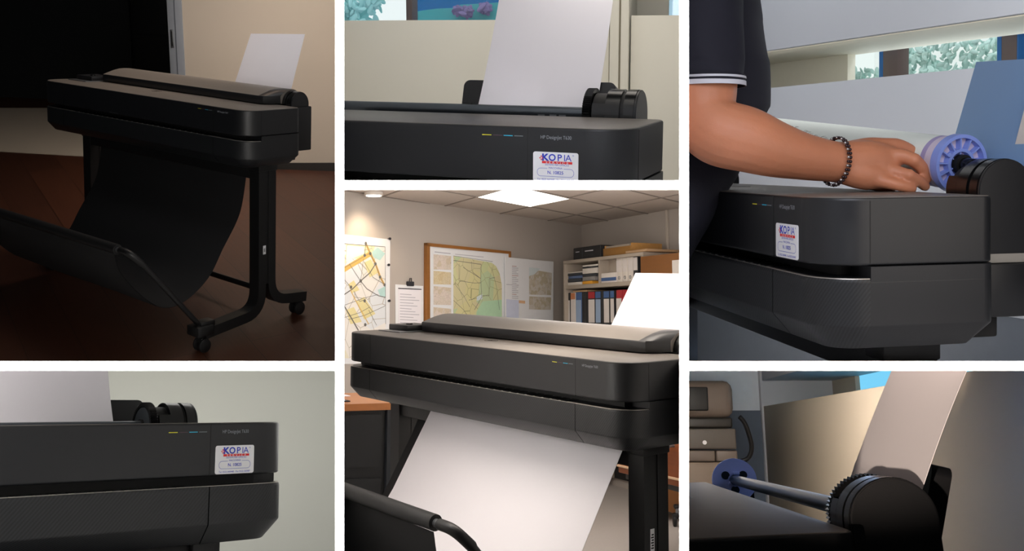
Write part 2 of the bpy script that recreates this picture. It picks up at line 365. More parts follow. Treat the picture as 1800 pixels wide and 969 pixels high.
def service_label(parent, sc):
    m = MB(); x0, x1, z0, z1 = .4897, .5717, .7858, .8377; W, H = x1-x0, z1-z0; y = -.0009
    a = rrect(x0, x1, z0, z1, .004, 0); b = rrect(x0, x1, z0, z1, .004, y); m.loft([a, b], WHT)
    X = lambda u: x0+u*W
    Z = lambda v: z1-v*H
    T = lambda u, v, k=1: FRONT(X(u), Z(v), y-.0002*k)
    for ch, u, bo, kx in (('K', .195, .0007, 1.1), ('O', .345, .0004, 1.0), ('P', .535, .0002, 1.05), ('I', .675, 0, 1), ('A', .715, 0, 1.05)): m.text(ch, .0163, INKB, T(u, .285), bold=bo, sx=kx)
    m.text('®', .004, INKB, T(.87, .12))
    for dx, dz in ((0,0), (.028,.055), (-.028,.055), (0,.11)):
        cx, cz = X(.185+dx), Z(.15+dz); d = .0016
        m.add([(cx-d, y-.0004, cz), (cx, y-.0004, cz-d), (cx+d, y-.0004, cz), (cx, y-.0004, cz+d)], [[0,1,2,3]], INKR)
    m.add([(X(.2), y-.0002, Z(.385)), (X(.87), y-.0002, Z(.385)), (X(.87), y-.0002, Z(.305)), (X(.2), y-.0002, Z(.305))], [[0,1,2,3]], INKR)
    m.text('S E R V I C E', .0045, WHT, T(.535, .378, 2), 'CENTER', sx=1.75)
    m.text('SISTEMI PER UFFICIO', .0043, INKB, T(.535, .455), 'CENTER', sx=1.1)
    m.text('MACCHINA', .0047, INKB, T(.5, .562), 'CENTER')
    m.text('N. 10825', .0078, INKB, T(.5, .735), 'CENTER', bold=.00012)
    m.text('Tel. 0522.360448 - Fax 0522.360487', .0046, INKB, T(.5, .955), 'CENTER', sx=.98)
    o = rrect(X(.09), X(.91), Z(.825), Z(.545), .0068, y-.0002); i = rrect(X(.09)+.0006, X(.91)-.0006, Z(.825)+.0006, Z(.545)-.0006, .0062, y-.0002)
    n = len(o)
    for k in range(n):
        j = (k+1) % n; mid = (o[k][0]+o[j][0])/2
        if abs(mid-X(.5)) < .001 and o[k][2] > Z(.56):                 # the top line leaves room for the word
            for xa, xb in ((X(.91)-.0068, X(.68)), (X(.32), X(.09)+.0068)):
                m.add([(xa, y-.0002, Z(.545)), (xb, y-.0002, Z(.545)), (xb, y-.0002, Z(.545)-.0006), (xa, y-.0002, Z(.545)-.0006)], [[0,1,2,3]], INKB)
        else: m.add([o[k], o[j], i[j], i[k]], [[0,1,2,3]], INKB)
    return m.build('service_label', parent, sc=sc, smooth=0, label='white sticker with blue and red lettering')

def hub(m, x, r, d, mt, cy=YC, cz=ZC, spokes=10):
    """flanged hub facing +x: rim, ring and spokes"""
    def ring(ra, rb, xa, xb, n=48):
        P = []
        for rr, xx in ((ra, xa), (rb, xa), (rb, xb), (ra, xb)): P.append([(xx, cy+rr*math.cos(2*PI*k/n), cz+rr*math.sin(2*PI*k/n)) for k in range(n)])
        m.loft(P+[P[0]], mt, cap=False)
    ring(r*.88, r, x-d, x); ring(r*.42, r*.52, x-d, x-.001); ring(r*.25, r*.30, x-d, x+.004)
    m.cyl((x-d-.003, cy, cz), (1,0,0), r*.97, .003, mt, 48)
    for k in range(spokes):
        a = 2*PI*k/spokes+.2; c, s_ = math.cos(a), math.sin(a); M = Matrix(((1,0,0,0),(0,c,-s_,cy),(0,s_,c,cz),(0,0,0,1)))
        m.box(x-d, x-.002, r*.5, r*.9, -.0012, .0012, mt, M=M)
        if k % 2: m.box(x-d, x-.003, r*.28, r*.44, -.001, .001, mt, M=M)
    return m

def printer(p, label, cover=False, sticker=True, stand=True, basket=None, sling=None, feet=None, loaded=False, leg_label=None, hub_right=False):
    """wide-format printer; x across, y to the back, z up from the floor, front at y = 0"""
    sc = POSE[p][1]; F = PR[p]
    t = root('large_format_printer', label, 'printer', F, group=None)
    B = lambda m, n, par=t, **k: m.build(n, par, sc=sc, **k)
    up = (-.6585, .6585, 0, .284, .0735, .022)
    prof = [(.7833,.004),(.7848,.001),(.7865,0),(.7880,0),(.8750,0),(.8765,0),(.8788,.0009),(.8800,.0034)]
    g = .0011
    fc = sr = B(slab(up, prof, PL), 'top_cover')
    B(MB().loft([outline(*up, ins=i, z=z) for z, i in ((.8795,.0026),(.8803,.0032),(.8806,.0042))], PT), 'lit_top_layer', fc)  # thin layer that carries the painted light on the cover's top
    for x in (XL, XR):
        k = MB(); k.box(x-.0008, x+.0008, -.0003, .002, .784, .8785, PD); B(k, 'panel_seam', fc)
    lo = (-.6605, .6605, -.002, .284, .0735, .022)
    lp = [(.6615,.034),(.663,.031),(.6955,.001),(.698,0),(.6995,0),(.7590,0),(.7605,0),(.764,.0012),(.7655,.005)]
    B(slab(lo, lp, PC, XL+g, XR-g), 'lower_panel'); B(slab(lo, lp, PC, XR+g, None), 'lower_side_panel'); B(slab(lo, lp, PC, None, XL-g), 'lower_side_panel')
    lip = slab(lo, [(.7646,.0012),(.7657,.0017),(.7661,.0024),(.7661,.0075)], GLINT); lip.f = [f for f in lip.f if sum(lip.v[i].y for i in f)/len(f) < .074 and len(f) == 4]; lip.m = [0]*len(lip.f); B(lip, 'slot_lip')
    # recessed core seen through the slot, and the flush sides behind it
    c = MB(); c.box(-.60, .60, .05, .27, .664, .878, PD)
    B(c, 'inner_frame')
    B(slab(lo, [(.7600, .0001), (.7822, .0001), (.7827, .0008)], PL, ya=.0735), 'side_band')
    # side seam
    for s in (-1, 1):
        k = MB(); k.box(*sorted((s*.6583, s*.6589)), .0728, .0742, .787, .876, PD); B(k, 'side_seam')
    k = MB()
    for j in range(26): k.box(-.40+j*.033, -.40+j*.033+.022, -.0005, .045, .7656, .7672, PG, .0005)
    B(k, 'slot_ribs')
    # stripes, lettering, emblem
    for (a, b_), m_, n in zip(((.3937,.4111),(.4145,.4318),(.4345,.4513),(.4545,.4705)), (YEL, MAG, CYN, GRS), range(4)):
        B(MB().box(a, b_, -.0006, .0004, .8629, .8643, m_), 'ink_stripe', fc, label=('yellow', 'dark magenta', 'cyan', 'grey')[n]+' stripe')
    q = MB(); q.text('HP DesignJet T630', .0088, INKG, FRONT(.5027, .8605), sx=.83 if p != 'E' else .83); B(q, 'model_name', sr, smooth=0)
    q = MB(); q.box(-.16, -.10, -.0006, .0004, .7885, .7893, CH); B(q, 'door_mark', fc)
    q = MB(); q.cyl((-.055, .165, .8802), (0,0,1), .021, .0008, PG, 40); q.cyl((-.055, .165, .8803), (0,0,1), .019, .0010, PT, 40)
    q.text('hp', .030, PG, Matrix(((1,.25,0,-.055),(0,1,0,.157),(0,0,1,.8816),(0,0,0,1))), 'CENTER', bold=.0006); B(q, 'emblem', fc, smooth=0)
    if sticker: service_label(sr, sc)
    # rear: chassis, roll well, right support with its rounded end, left support
    q = MB(); q.box(-.585, .575, .284, .36, .69, .80, PL, .004); q.box(-.575, .575, .26, .345, .66, .70, PD, .004); B(q, 'rear_chassis')
    if cover: B(MB().box(.50, .603, .29, .405, .70, .875, PL, .004), 'rear_block')
    if p == 'E':
        B(MB().box(.52, .596, .30, .40, .776, .792, STRP, .001), 'rear_strip')
        B(MB().box(.52, .602, .29, .42, .694, .775, PL, .004), 'rear_block')
    D = lambda r, zb: arc(YC, ZC, r, 0, 180, 22) + [(YC-r, zb), (YC+r, zb)]
    zb = .79
    q = MB(); q.prism(D(RC*.985, zb), .592, .598, PL, .0015); q.prism(D(RC, zb), .572, .592, PG)
    q.prism(D(RC*.90, zb), .564, .573, PD); q.prism(D(RC, zb), .535, .564, PG)
    q.prism(arc(YC, ZC, RC, 152, 180, 8)+[(YC-RC, zb), (YC-.040, zb)]+arc(YC, ZC, .040, 180, 152, 8), .509, .536, PG)
    q.prism(D(.041, zb), .507, .536, PD)
    B(q, 'roll_support')
    q = MB()
    if cover: q.box(-.622, -.49, .12, .275, .880, .884, CH, .001); q.box(-.615, -.50, .16, .272, .883, .903, PL, .003); q.cyl((-.545, .2, .901), (0,0,1), .012, .006, PG)
    else: q.prism(D(RC*.9, zb), -.628, -.608, PG, .002)
    B(q, 'roll_support')
    if cover:
        pr = [(.214,.884),(.211,.889),(.211,.911),(.2135,.9145)] + [(.24,.923),(.27,.932),(.30,.938),(.325,.9395)] + arc(YC+.003, .884, .0555, 78, -6, 10) + [(.40,.86),(.34,.86),(.33,.884)]
        q = MB(); n0 = len(pr)
        def ringx(x, f): return [(x, YC+(y-YC)*(f if y < YC else 1), .884+(z-.884)*1) for y, z in pr]
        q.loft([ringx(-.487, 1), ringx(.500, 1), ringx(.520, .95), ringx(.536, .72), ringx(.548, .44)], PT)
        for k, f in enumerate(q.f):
            if (sum(q.v[i].y for i in f)/len(f) < .2128 or sum(q.v[i].x for i in f)/len(f) > .505) and len(f) == 4: q.m[k] = q.mi(PL)  # front and right end get the dark tone, top keeps the painted-light one
        B(q, 'roll_cover')
        q = MB(); q.box(-.455, .50, .235, .262, .879, .897, PD, .002); q.box(-.42, -.39, .232, .24, .884, .893, INKB); B(q, 'cover_hinge')
    else:
        # notched gear and spindle
        q = MB(); n = 60
        prof_g = []
        for k in range(n*2):
            r = .0512 if k % 2 else .0482; a = 2*PI*k/(n*2); prof_g.append((r*math.cos(a), r*math.sin(a)))
        zg = .926/1.0482 if loaded else ZC
        ring1 = [[(x, YC+u*f, ZC+v*f) for u, v in prof_g] for x, f in ((.489,.85),(.489,1),(.505,1),(.505,.85))]
        q.loft(ring1+[ring1[0]], PG, cap=False)
        for k in range(5):
            a = 2*PI*k/5; q.box(.494, .499, -.003, .003, .012, .04, PG, M=Matrix(((1,0,0,0),(0,math.cos(a),-math.sin(a),YC),(0,math.sin(a),math.cos(a),ZC),(0,0,0,1))))
        q.cyl((.485, YC, ZC), (1,0,0), .016, .03, PD); q.cyl((.4895, YC, ZC), (1,0,0), .040, .002, ST, 40)
        if not loaded:
            B(q, 'spindle_gear')
            q = MB(); q.cyl((-.61, YC, ZC), (1,0,0), .0122, 1.12, ST, 28)
            for x in (.385, .41, .43): q.box(x, x+.014, YC-.0120, YC-.0095, ZC-.009, ZC-.004, CH)
            sp = B(q, 'spindle')
            q = hub(MB(), -.598, .053, .008, LAV, spokes=0); q.cyl((-.603, YC, ZC), (1,0,0), .0525, .006, LAV, 48)
            for k in range(3):
                a = 2*PI*k/3+.5; q.cyl((-.5972, YC+.024*math.cos(a), ZC+.024*math.sin(a)), (1,0,0), .010, .0015, PD); q.box(-.598, -.590, YC+.012*math.cos(a+1)-.004, YC+.012*math.cos(a+1)+.012, ZC+.016*math.sin(a+1)-.003, ZC+.016*math.sin(a+1)+.004, LAV, .001)
            B(q, 'spindle_hub', sp, label='lavender hub disc')
        if loaded: return stand and printer_stand(p, t, sc, basket, sling, feet, leg_label)
        # sheet rest behind the slot
        q = MB(); M = Matrix.Translation((0, .395, .86)) @ RX(-.30)
        pl = rrect(.185, .525, -.06, .088, .014, 0)
        q.loft([[M @ Vector(v) for v in pl], [M @ Vector((v[0], .024, v[2])) for v in pl]], PL)
        q.box(.192, .212, -.012, 0, -.05, .035, PD, .002, M=M); B(q, 'sheet_rest')
        q = MB(); q.box(.508, .522, -.016, 0, -.07, .012, PD, .002, M=M); B(q, 'sheet_guide')
    if stand: printer_stand(p, t, sc, basket, sling, feet, leg_label)
    return t

def bend(path, n=7):
    """round the corners of a path of (point, radius)"""
    out = []
    for i, (P, r) in enumerate(path):
        P = Vector(P)
        if r == 0 or i in (0, len(path)-1): out.append(P); continue
        a = (Vector(path[i-1][0])-P).normalized(); b = (Vector(path[i+1][0])-P).normalized()
        p0, p1 = P+a*r, P+b*r
        for k in range(n+1):
            u = k/n; out.append(p0*(1-u)**2 + P*2*u*(1-u) + p1*u*u)
    return out
def flatbar(m, pts, hx, th, mt):
    """bar swept along pts (in a plane of constant x): width 2*hx across x, thickness th"""
    rings = []
    for i, p in enumerate(pts):
        t = (pts[min(i+1, len(pts)-1)]-pts[max(i-1, 0)]).normalized(); n = Vector((0, -t.z, t.y))
        rings.append([p+Vector((-hx, 0, 0))-n*th/2, p+Vector((hx, 0, 0))-n*th/2, p+Vector((hx, 0, 0))+n*th/2, p+Vector((-hx, 0, 0))+n*th/2])
    m.loft(rings, mt)
def printer_stand(p, t, sc, basket, sling, feet, leg_label):
    """feet: local points (unscaled) of the floor under front and rear caster, per side: {side: (x, (yf, zf), (yr, zr))}"""
    feet = feet or {1: (.55, (-.09, -.03), (.46, -.03)), -1: (-.55, (-.09, -.03), (.46, -.03))}
    B = lambda m, n, par=t, **k: m.build(n, par, sc=sc, **k)
    for s, (x, (yf, zf), (yr, zr)) in feet.items():
        q = MB(); H = .075; ym = .19
        flatbar(q, bend([((x, ym-.026, .67), 0), ((x, ym-.026, zf+H+.03), .085), ((x, yf, zf+H), 0)]), .026, .040, LEG)
        flatbar(q, bend([((x, ym+.026, .67), 0), ((x, ym+.026, zr+H+.02), .085), ((x, yr+.03, zr+H), 0)]), .026, .040, LEG)
        q.box(x-.03, x+.03, ym-.05, ym+.05, .63, .67, LEG, .003); q.box(x-.024, x+.024, ym-.012, ym+.012, min(zf, zr)+H+.14, .66, LEG)
        leg = B(q, 'leg')
        if s == 1 and leg_label:
            q = MB(); z0, z1 = leg_label; q.box(x+.0262, x+.0268, ym-.024, ym-.009, z0, z1, WHT)
            for k in range(6): q.box(x+.0266, x+.0271, ym-.022+.002*(k % 2), ym-.012, z0+.01+k*(z1-z0-.02)/6, z0+.01+(k+.55)*(z1-z0-.02)/6, INKK)
            B(q, 'barcode_label', leg, label='narrow white label')
        for y, z in ((yf, zf), (yr, zr)):
            q = MB(); q.cyl((x, y, z+.045), (0,0,1), .012, H-.05, LEG); q.box(x-.017, x+.017, y-.016, y+.022, z+.035, z+.058, LEG, .006)
            cs = B(q, 'caster')
            for dx in (-.021, .011): B(MB().cyl((x+dx, y, z+.028), (1,0,0), .028, .011, RUB, 26, bev=.004), 'wheel', cs)
    xr, xl = feet[1][0], feet[-1][0]
    q = MB(); q.tube([(xl, .26, .125), (xr, .26, .118)], .012, LEG, 10); B(q, 'cross_bar')
    q = MB(); q.box(xl+.02, xr-.02, .15, .23, .595, .662, LEG, .004); B(q, 'cross_beam')
    if basket:
        by, bz, bx = basket
        q = MB(); q.tube([(-bx, by, bz), (bx+.028, by, bz)], .010, CH, 16)
        bar = B(q, 'basket_bar')
        q = MB(); q.tube([(-bx, by, bz), (bx-.01, by, bz)], .0195, LEA, 20); B(q, 'bar_sleeve', bar)
        for s in (-1, 1):
            x, (yf, zf), _ = feet[s]
            e = Vector((s*(bx+.005), by, bz)); f = Vector((x-.0*s, yf-.005, zf+.10))
            q = MB(); pts = bend([(e, 0), (e+Vector((s*.055, 0, 0)), .03), (e+Vector((s*.07, .05, -.05)), .02), (f, 0)], 5)
            q.tube(pts, [.0135]*9+[.0105]*(len(pts)-9), LEG, 12); ar = B(q, 'basket_arm')
            q = MB(); q.box(x-.034, x+.034, yf-.045, yf+.035, zf+.068, zf+.108, LEG, .006); q.box(x-.022, x+.022, yf-.02, yf+.05, zf+.10, zf+.122, LEG, .005); B(q, 'arm_bracket', ar)
        if sling:
            pts = sling
            S2 = []
            for i in range(len(pts)-1):
                p0 = Vector(pts[max(i-1, 0)]); p1 = Vector(pts[i]); p2 = Vector(pts[i+1]); p3 = Vector(pts[min(i+2, len(pts)-1)])
                for k in range(5):
                    u = k/5; S2.append(.5*((2*p1)+(p2-p0)*u+(2*p0-5*p1+4*p2-p3)*u*u+(3*p1-p0-3*p2+p3)*u**3))
            S2.append(Vector(pts[-1]))
            q = MB(); xs = [-bx+i*(2*bx-.012)/12 for i in range(13)]
            rows = []
            for x in xs: rows.append([(x, v[0]+.003*math.sin(9*x), v[1]) for v in S2])
            n = len(S2); q.add([v for r in rows for v in r]+[(v[0], v[1]+.0015, v[2]+.0015) for r in rows for v in r],
                [[i*n+j, i*n+j+1, (i+1)*n+j+1, (i+1)*n+j] for i in range(12) for j in range(n-1)]+
                [[12*0+13*n+i*n+j, 13*n+(i+1)*n+j, 13*n+(i+1)*n+j+1, 13*n+i*n+j+1] for i in range(12) for j in range(n-1)], FAB)
            B(q, 'basket_cloth', smooth=60)

def sheet(name, label, frame, tl, tr, br, bl, sag=.0, mt=None, n=14, th=.0007):
    """sheet of paper through four corner points, bowed by sag towards +y"""
    q = MB(); tl, tr, br, bl = map(Vector, (tl, tr, br, bl)); N = (tr-tl).cross(bl-tl).normalized()
    if N.y < 0: N = -N
    vs = []
    for i in range(n+1):
        u = i/n; L = tl.lerp(bl, u); R = tr.lerp(br, u)
        for j in range(5): vs.append(L.lerp(R, j/4)+N*sag*4*u*(1-u))
    k = len(vs); vs += [v+N*th for v in vs]
    fs = []
    for i in range(n):
        for j in range(4):
            a = i*5+j; fs.append([a, a+1, a+6, a+5]); fs.append([k+a+5, k+a+6, k+a+1, k+a])
    for i in range(n): fs.append([i*5, (i+1)*5, k+(i+1)*5, k+i*5]); fs.append([i*5+4, k+i*5+4, k+(i+1)*5+4, (i+1)*5+4])
    for j in range(4): fs.append([j, k+j, k+j+1, j+1]); fs.append([n*5+j, n*5+j+1, k+n*5+j+1, k+n*5+j])
    q.add(vs, fs, mt or PAP)
    return tag(q.build(name, frame=frame, smooth=70), label, 'paper')

# ================================================================== ROOM A: dark room with wooden floor
CUR[0] = 'A'
M_WOODF = wood('wood_floor', '#47281a', '#3a2015', '#170d08', .42, 1.4, .19, rot=.35, grain=.7)
M_PALEF = mat('pale_floor', '#b3a898', .7, vscale=3)
M_WALLA = mat('beige_wall', '#c6bbad', .85, var=.03, vscale=4)
M_DARKW = mat('dark_wall', '#0d1113', .7); M_DARKD = mat('dark_door', '#0f1010', .55)
M_JAMB = mat('grey_door_frame', '#8e949d', .5); M_BASE = mat('dark_baseboard', '#17120f', .6)
def plane_frame(base, n, at):
    """frame lying in a plane through point at with normal n, both in base coordinates"""
    z = Vector(n).normalized(); x = Vector((1, 0, 0)); x = (x - z*x.dot(z)).normalized(); y = z.cross(x)
    M = Matrix((x, y, z)).transposed().to_4x4(); M.translation = Vector(at); return Frame(base.M @ M)
FLA = plane_frame(PR['A'], (.0636, -.1026, 1), (.602, -.116, -.038))
struct(MB().box(-6, 4, -3, 7, -.05, 0, M_WOODF).build('floor', frame=FLA))
def at_depth(fr, px, py):
    return (fr.M @ fr.at(px, py, 2, 0)).y
WA = wall_frame('A', 440, at_depth(FLA, 440, 308), 589, at_depth(FLA, 589, 313))
print('wallA', at_depth(FLA, 440, 308), at_depth(FLA, 589, 313))
def wq(W, pts, y0, y1, m, mb=None):
    """upright slab through sight points on the plane y = y0 of wall W, reaching back to y1"""
    mb = mb or MB(); P = [W.at(px, py, 1, y0) for px, py in pts]
    return mb.loft([P, [Vector((q.x, y1, q.z)) for q in P]], m)
WREF = {'A': 70, 'B': 800, 'C': 60, 'D': 520, 'E': 100, 'F': 760}
def wx(W, px, y=0): return W.at(px, WREF[CUR[0]], 1, y).x
def wz(W, px, py, y=0): return W.at(px, py, 1, y).z
x0 = wx(WA, 323)
struct(MB().box(x0, x0+4, 0, .1, -3, 3, M_WALLA).build('wall_back', frame=WA))
zb_ = wz(WA, 560, 286); zl_ = wz(WA, 560, 311)
struct(MB().box(x0+.02, x0+3, -.015, 0, zl_-.5, zb_, M_BASE, .003).build('baseboard_back', frame=WA))
q = MB(); q.box(wx(WA, 297), x0, -.008, .12, -3, 3, M_JAMB, .003); q.box(wx(WA, 309.5), wx(WA, 311), -.011, -.005, -3, 3, mat('jamb_groove', '#5d636c', .5)); jm = struct(q.build('trim_1', frame=WA))
q = MB(); a, b = WA.at(299, 52, 1, -.01), WA.at(306, 84, 1, -.01); q.box(a.x, b.x, -.013, -.005, b.z, a.z, CH, .003); q.box(a.x+.005, b.x-.005, -.015, -.010, b.z+.01, a.z-.01, M_DARKD, .002)
q.build('pull_handle', parent=jm)
YB = 1.7
dd = struct(MB().box(wx(WA, 232, YB), wx(WA, 345, YB), YB, YB+.05, -3, 3, M_DARKD, .003).build('door_1', frame=WA))
q = MB(); q.box(wx(WA, 229, YB), wx(WA, 232, YB), YB-.03, YB+.03, -3, 3, M_DARKW); q.box(wx(WA, 232, YB), wx(WA, 300, YB), YB-.012, YB, wz(WA, 260, 66, YB), wz(WA, 260, 62, YB), M_DARKW, .001); q.build('door_seam', parent=dd)
struct(MB().box(wx(WA, -900, YB), wx(WA, 229, YB), YB, YB+.06, -3, 3, M_DARKW).build('wall_left', frame=WA))
q = MB(); P = [FLA.at(*c, 2, .002) for c in ((-300, 247), (-5, 266), (168, 276), (400, 289), (330, 190), (-300, 190))]
P = [Vector((v.x, v.y, .003)) for v in P]
struct(q.loft([P, [v+Vector((0, 0, -.01)) for v in P]], M_PALEF).build('floor_corridor', frame=FLA))
fa = {1: (.55, (-.127, -.038), (.386, .010)), -1: (-.53, (-.055, .036), (.45, .090))}
slA = [(.19,.63),(.165,.494),(.134,.417),(.06,.315),(-.014,.212),(-.128,.142),(-.238,.134),(-.341,.204),(-.428,.304),(-.452,.375)]
printer('A', 'black large printer on a wheeled stand in the dark room with wooden floor', cover=True, sticker=False, basket=(-.440, .389, .477), sling=slA, feet=fa, leg_label=(.30, .335))
F = PR['A']; s1 = POSE['A'][1]
sheet('paper_sheet', 'white paper sheet standing in the printer in the dark room', F, F.at(441, 59, 1, .47), F.at(536, 60, 1, .47), F.at(510, 164, 1, .40), F.at(407, 164, 1, .40))

# ================================================================== ROOM B: printer end by a plain wall
CUR[0] = 'B'
M_WALLB = mat('grey_beige_wall', '#b6b7b0', .85, var=.02, vscale=3)
WB = wall_frame('B', 0, 2.9, 589, 3.05)
struct(MB().box(-2, 3, 0, .1, -2, 2.5, M_WALLB).build('wall_back', frame=WB))
printer('B', 'black large printer with white sticker, seen square on against a plain wall', stand=True)
F = PR['B']
sheet('paper_sheet', 'white paper sheet rising behind the printer by the plain wall', F, F.at(-300, 620, 1, .47), F.at(188, 620, 1, .47), F.at(202, 762, 1, .37), F.at(-300, 752, 1, .37), sag=.006)

# ================================================================== ROOM C: printer below a window strip
CUR[0] = 'C'
M_PANC = mat('cream_panel', '#dcd8cc', .6, var=.02, vscale=5); M_PANE = mat('white_panel', '#b9bdc4', .5, var=.015, vscale=4)
M_FRAME = mat('brown_window_frame', '#6f5f5a', .5); M_FRB = mat('blue_frame_edge', '#2f6fb0', .5)
M_EDGE = mat('panel_edge', '#8f8977', .6)
def sky(name, col, s): return mat(name, '#000000', 1, emit=col, estr=s, spec=0)
SKY1 = sky('sky_white', '#f4ffff', 1.0); SKY2 = sky('sky_deep_blue', '#1a72b6', .62); SKY3 = sky('sky_pale', '#b9e0f4', .8)
M_LEAF = mat('leaf_teal', '#a9e4e4', .8, var=.3, vscale=3); M_HILL = mat('hill_teal', '#3fa8b0', .9, var=.25, vscale=6)
def foliage(W, label_mat, spots, name='tree_foliage'):
    q = MB()
    for px, py, y, r_ in spots:
        v = W.at(px, py, 1, y)
        for k in range(34):
            a = random.uniform(0, 2*PI); d = r_*math.sqrt(random.random())*1.1; L_ = random.uniform(.012, .024)
            q.sphere((v.x+d*math.cos(a), v.y+random.uniform(-.04, .04), v.z+d*math.sin(a)), (L_, L_*.12, L_*.5), label_mat, 8, 6, M=Matrix.Rotation(random.uniform(0, 2*PI), 3, 'Y') @ Matrix.Rotation(random.uniform(-.7, .7), 3, 'X'))
    o = q.build(name, frame=W); o['kind'] = 'stuff'; return o
def sunlamp(W, x, y, z, power, col='#ffffff'):
    area('daylight', W.M @ aim((x, y, z), (x, 1.0+y*.3, z-.9)), 2.0, .3, power, col)
WC = wall_frame('C', 605, 3.0, 1194, 2.82)
t = root('room_divider', 'cream room divider panels behind the printer, below the window strip', 'room divider', WC, (0, 0, 0))
zt = wz(WC, 740, 35.5)
MB().box(wx(WC, 605)-1.2, wx(WC, 1071), 0, .025, zt-1.6, zt, M_PANC, .002).build('lower_panel', t)
q = MB(); q.box(wx(WC, 1073), wx(WC, 1089), -.02, .30, zt-1.6, zt+.8, M_PANC, .002); q.box(wx(WC, 1092), wx(WC, 1106), -.02, .30, zt-1.6, zt+.8, M_PANC, .002)
q.box(wx(WC, 1089), wx(WC, 1092), -.01, .1, zt-1.6, zt+.8, M_EDGE); q.build('upright', t)
MB().box(wx(WC, 1109), wx(WC, 1194)+.8, 0, .025, zt-1.6, wz(WC, 1150, 27), M_PANC, .002).build('lower_panel', t)
MB().box(wx(WC, 1090), wx(WC, 1175, .32), .31, .33, zt-.4, zt+.8, M_PANC, .002).build('niche_back', t)
# window strip behind
wn = MB(); wn.box(wx(WC, 717, .45), wx(WC, 728, .45), .43, .50, zt-.3, zt+.9, M_FRAME, .004); wn.box(wx(WC, 500, .45), wx(WC, 1250, .45), .43, .50, zt-.34, zt-.28, M_FRAME)
wn = struct(wn.build('window_1', frame=WC))
MB().box(wx(WC, 400, .47), wx(WC, 1250, .47), .465, .470, zt-.3, zt+.9, glass('window_glass')).build('pane', wn)
for m_, a, b in ((SKY1, 400, 722), (SKY2, 722, 1060), (SKY3, 1060, 1300)):
    struct(MB().box(wx(WC, a, 1), wx(WC, b, 1), 1.0, 1.02, -1.5, 2, m_).build('sky_outside', frame=WC))
foliage(WC, M_LEAF, [(640, 26, .9, .05), (632, 6, .9, .05), (612, 12, .9, .05), (618, 30, .92, .03), (655, 2, .9, .03)])
q = MB(); hp = [WC.at(px, py, 1, .95) for px, py in ((722, 40), (722, 22), (745, 18), (770, 15), (795, 14), (810, 8), (850, 6), (890, 3), (1070, 0), (1070, 50), (722, 50))]
q.loft([hp, [v+Vector((0, .04, 0)) for v in hp]], M_HILL); h_ = q.build('hill_slope', frame=WC); struct(h_)
foliage(WC, mat('flower_mauve', '#7a6fa0', .8), [(822, 21, .93, .012), (852, 15, .93, .010), (806, 19, .93, .008)], 'flower_bushes')
area('daylight', WC.M @ aim((0, .62, zt+.6), (0, .95, zt)), 3, .1, 9, '#ffffff')
printer('C', 'black large printer with white sticker, in front of cream panels and a window strip')
F = PR['C']
sheet('paper_sheet', 'tall white paper sheet standing before the cream panels and window strip', F, F.at(888, -70, 1, .48), F.at(1086, -70, 1, .48), F.at(1048, 192, 1, .365), F.at(839, 192, 1, .365), sag=.008)

# ================================================================== ROOM D: office with maps
CUR[0] = 'D'
M_WALLD = mat('warm_grey_wall', '#b2aaa2', .85, var=.02, vscale=3)
M_CEIL = mat('ceiling_tiles', '#c4b9b0', .9, var=.04, vscale=40)
M_CARP = mat('grey_carpet', '#b9b2ac', .95, var=.12, vscale=260, bump=.3, bscale=300)
RD = RM['D']
WM = wall_frame('D', 605, 5.96, 1023.5, 8.0); WS = wall_frame('D', 1023.5, 8.0, 1194, 6.84)
zc = wz(WM, 1023, 396)
struct(MB().box(-1.6, (WM.I @ WS.M.translation).x+.1, 0, .1, -1.6, zc+.1, M_WALLD).build('wall_left', frame=WM))
struct(MB().box(0, 3.2, 0, .1, -1.6, zc+.1, M_WALLD).build('wall_right', frame=WS))
struct(MB().box(-4, 4, 2.2, 9.5, zc, zc+.05, M_CEIL).build('ceiling', frame=RD))
struct(MB().box(-4, 4, 1.0, 9.5, -1.21, -1.16, M_CARP).build('floor', frame=RD))
# surface pipe on the right wall
struct(MB().box(wx(WS, 1176), wx(WS, 1179), -.02, 0, -.2, zc, mat('pipe_paint', '#bfb6ab', .5), .004).build('trim_1', frame=WS))
# ceiling light and downlight
M_LGT = mat('light_panel', '#ffffff', .5, emit='#fff6ea', estr=3.2)
P = [RD.at(px, py, 2, zc-.004) for px, py in ((838, 347), (905, 328), (1000, 350), (932, 364))]
e1, e2 = P[1]-P[0], P[3]-P[0]; gq = MB(); M_GRID = mat('ceiling_grid', '#8d847c', .7)
def gline(a, b): 
    d = (b-a).normalized(); n = Vector((-d.y, d.x, 0))*.007; up = Vector((0, 0, .004)); gq.loft([[a-n, a+n, a+n+up, a-n+up], [b-n, b+n, b+n+up, b-n+up]], M_GRID)
for k in range(-5, 7): gline(P[0]+e1*k-e2*6, P[0]+e1*k+e2*7); gline(P[0]+e2*k-e1*6, P[0]+e2*k+e1*7)
struct(gq.build('ceiling_grid', frame=RD, smooth=0))
t = root('ceiling_light', 'square lit ceiling light panel set among the tiles', 'ceiling light', RD, P[0])
q = MB(); q.loft([[v-P[0] for v in P], [v-P[0]+Vector((0, 0, .01)) for v in P]], M_LGT).build('diffuser', t)
q = MB(); cen = sum(P, Vector())/4
for i in range(4):
    a, b = P[i]-P[0], P[(i+1) % 4]-P[0]; c = cen-P[0]; oa, ob = a+(a-c)*.04, b+(b-c)*.04; up = Vector((0, 0, .003))
    q.loft([[a, b, ob, oa], [v+up for v in (a, b, ob, oa)]], mat('white_frame', '#d8d2ca', .5))
q.build('frame', t)
c = RD.at(657, 338, 2, zc)
t = root('downlight', 'small round lit downlight in the ceiling above the road map', 'ceiling light', RD, c)
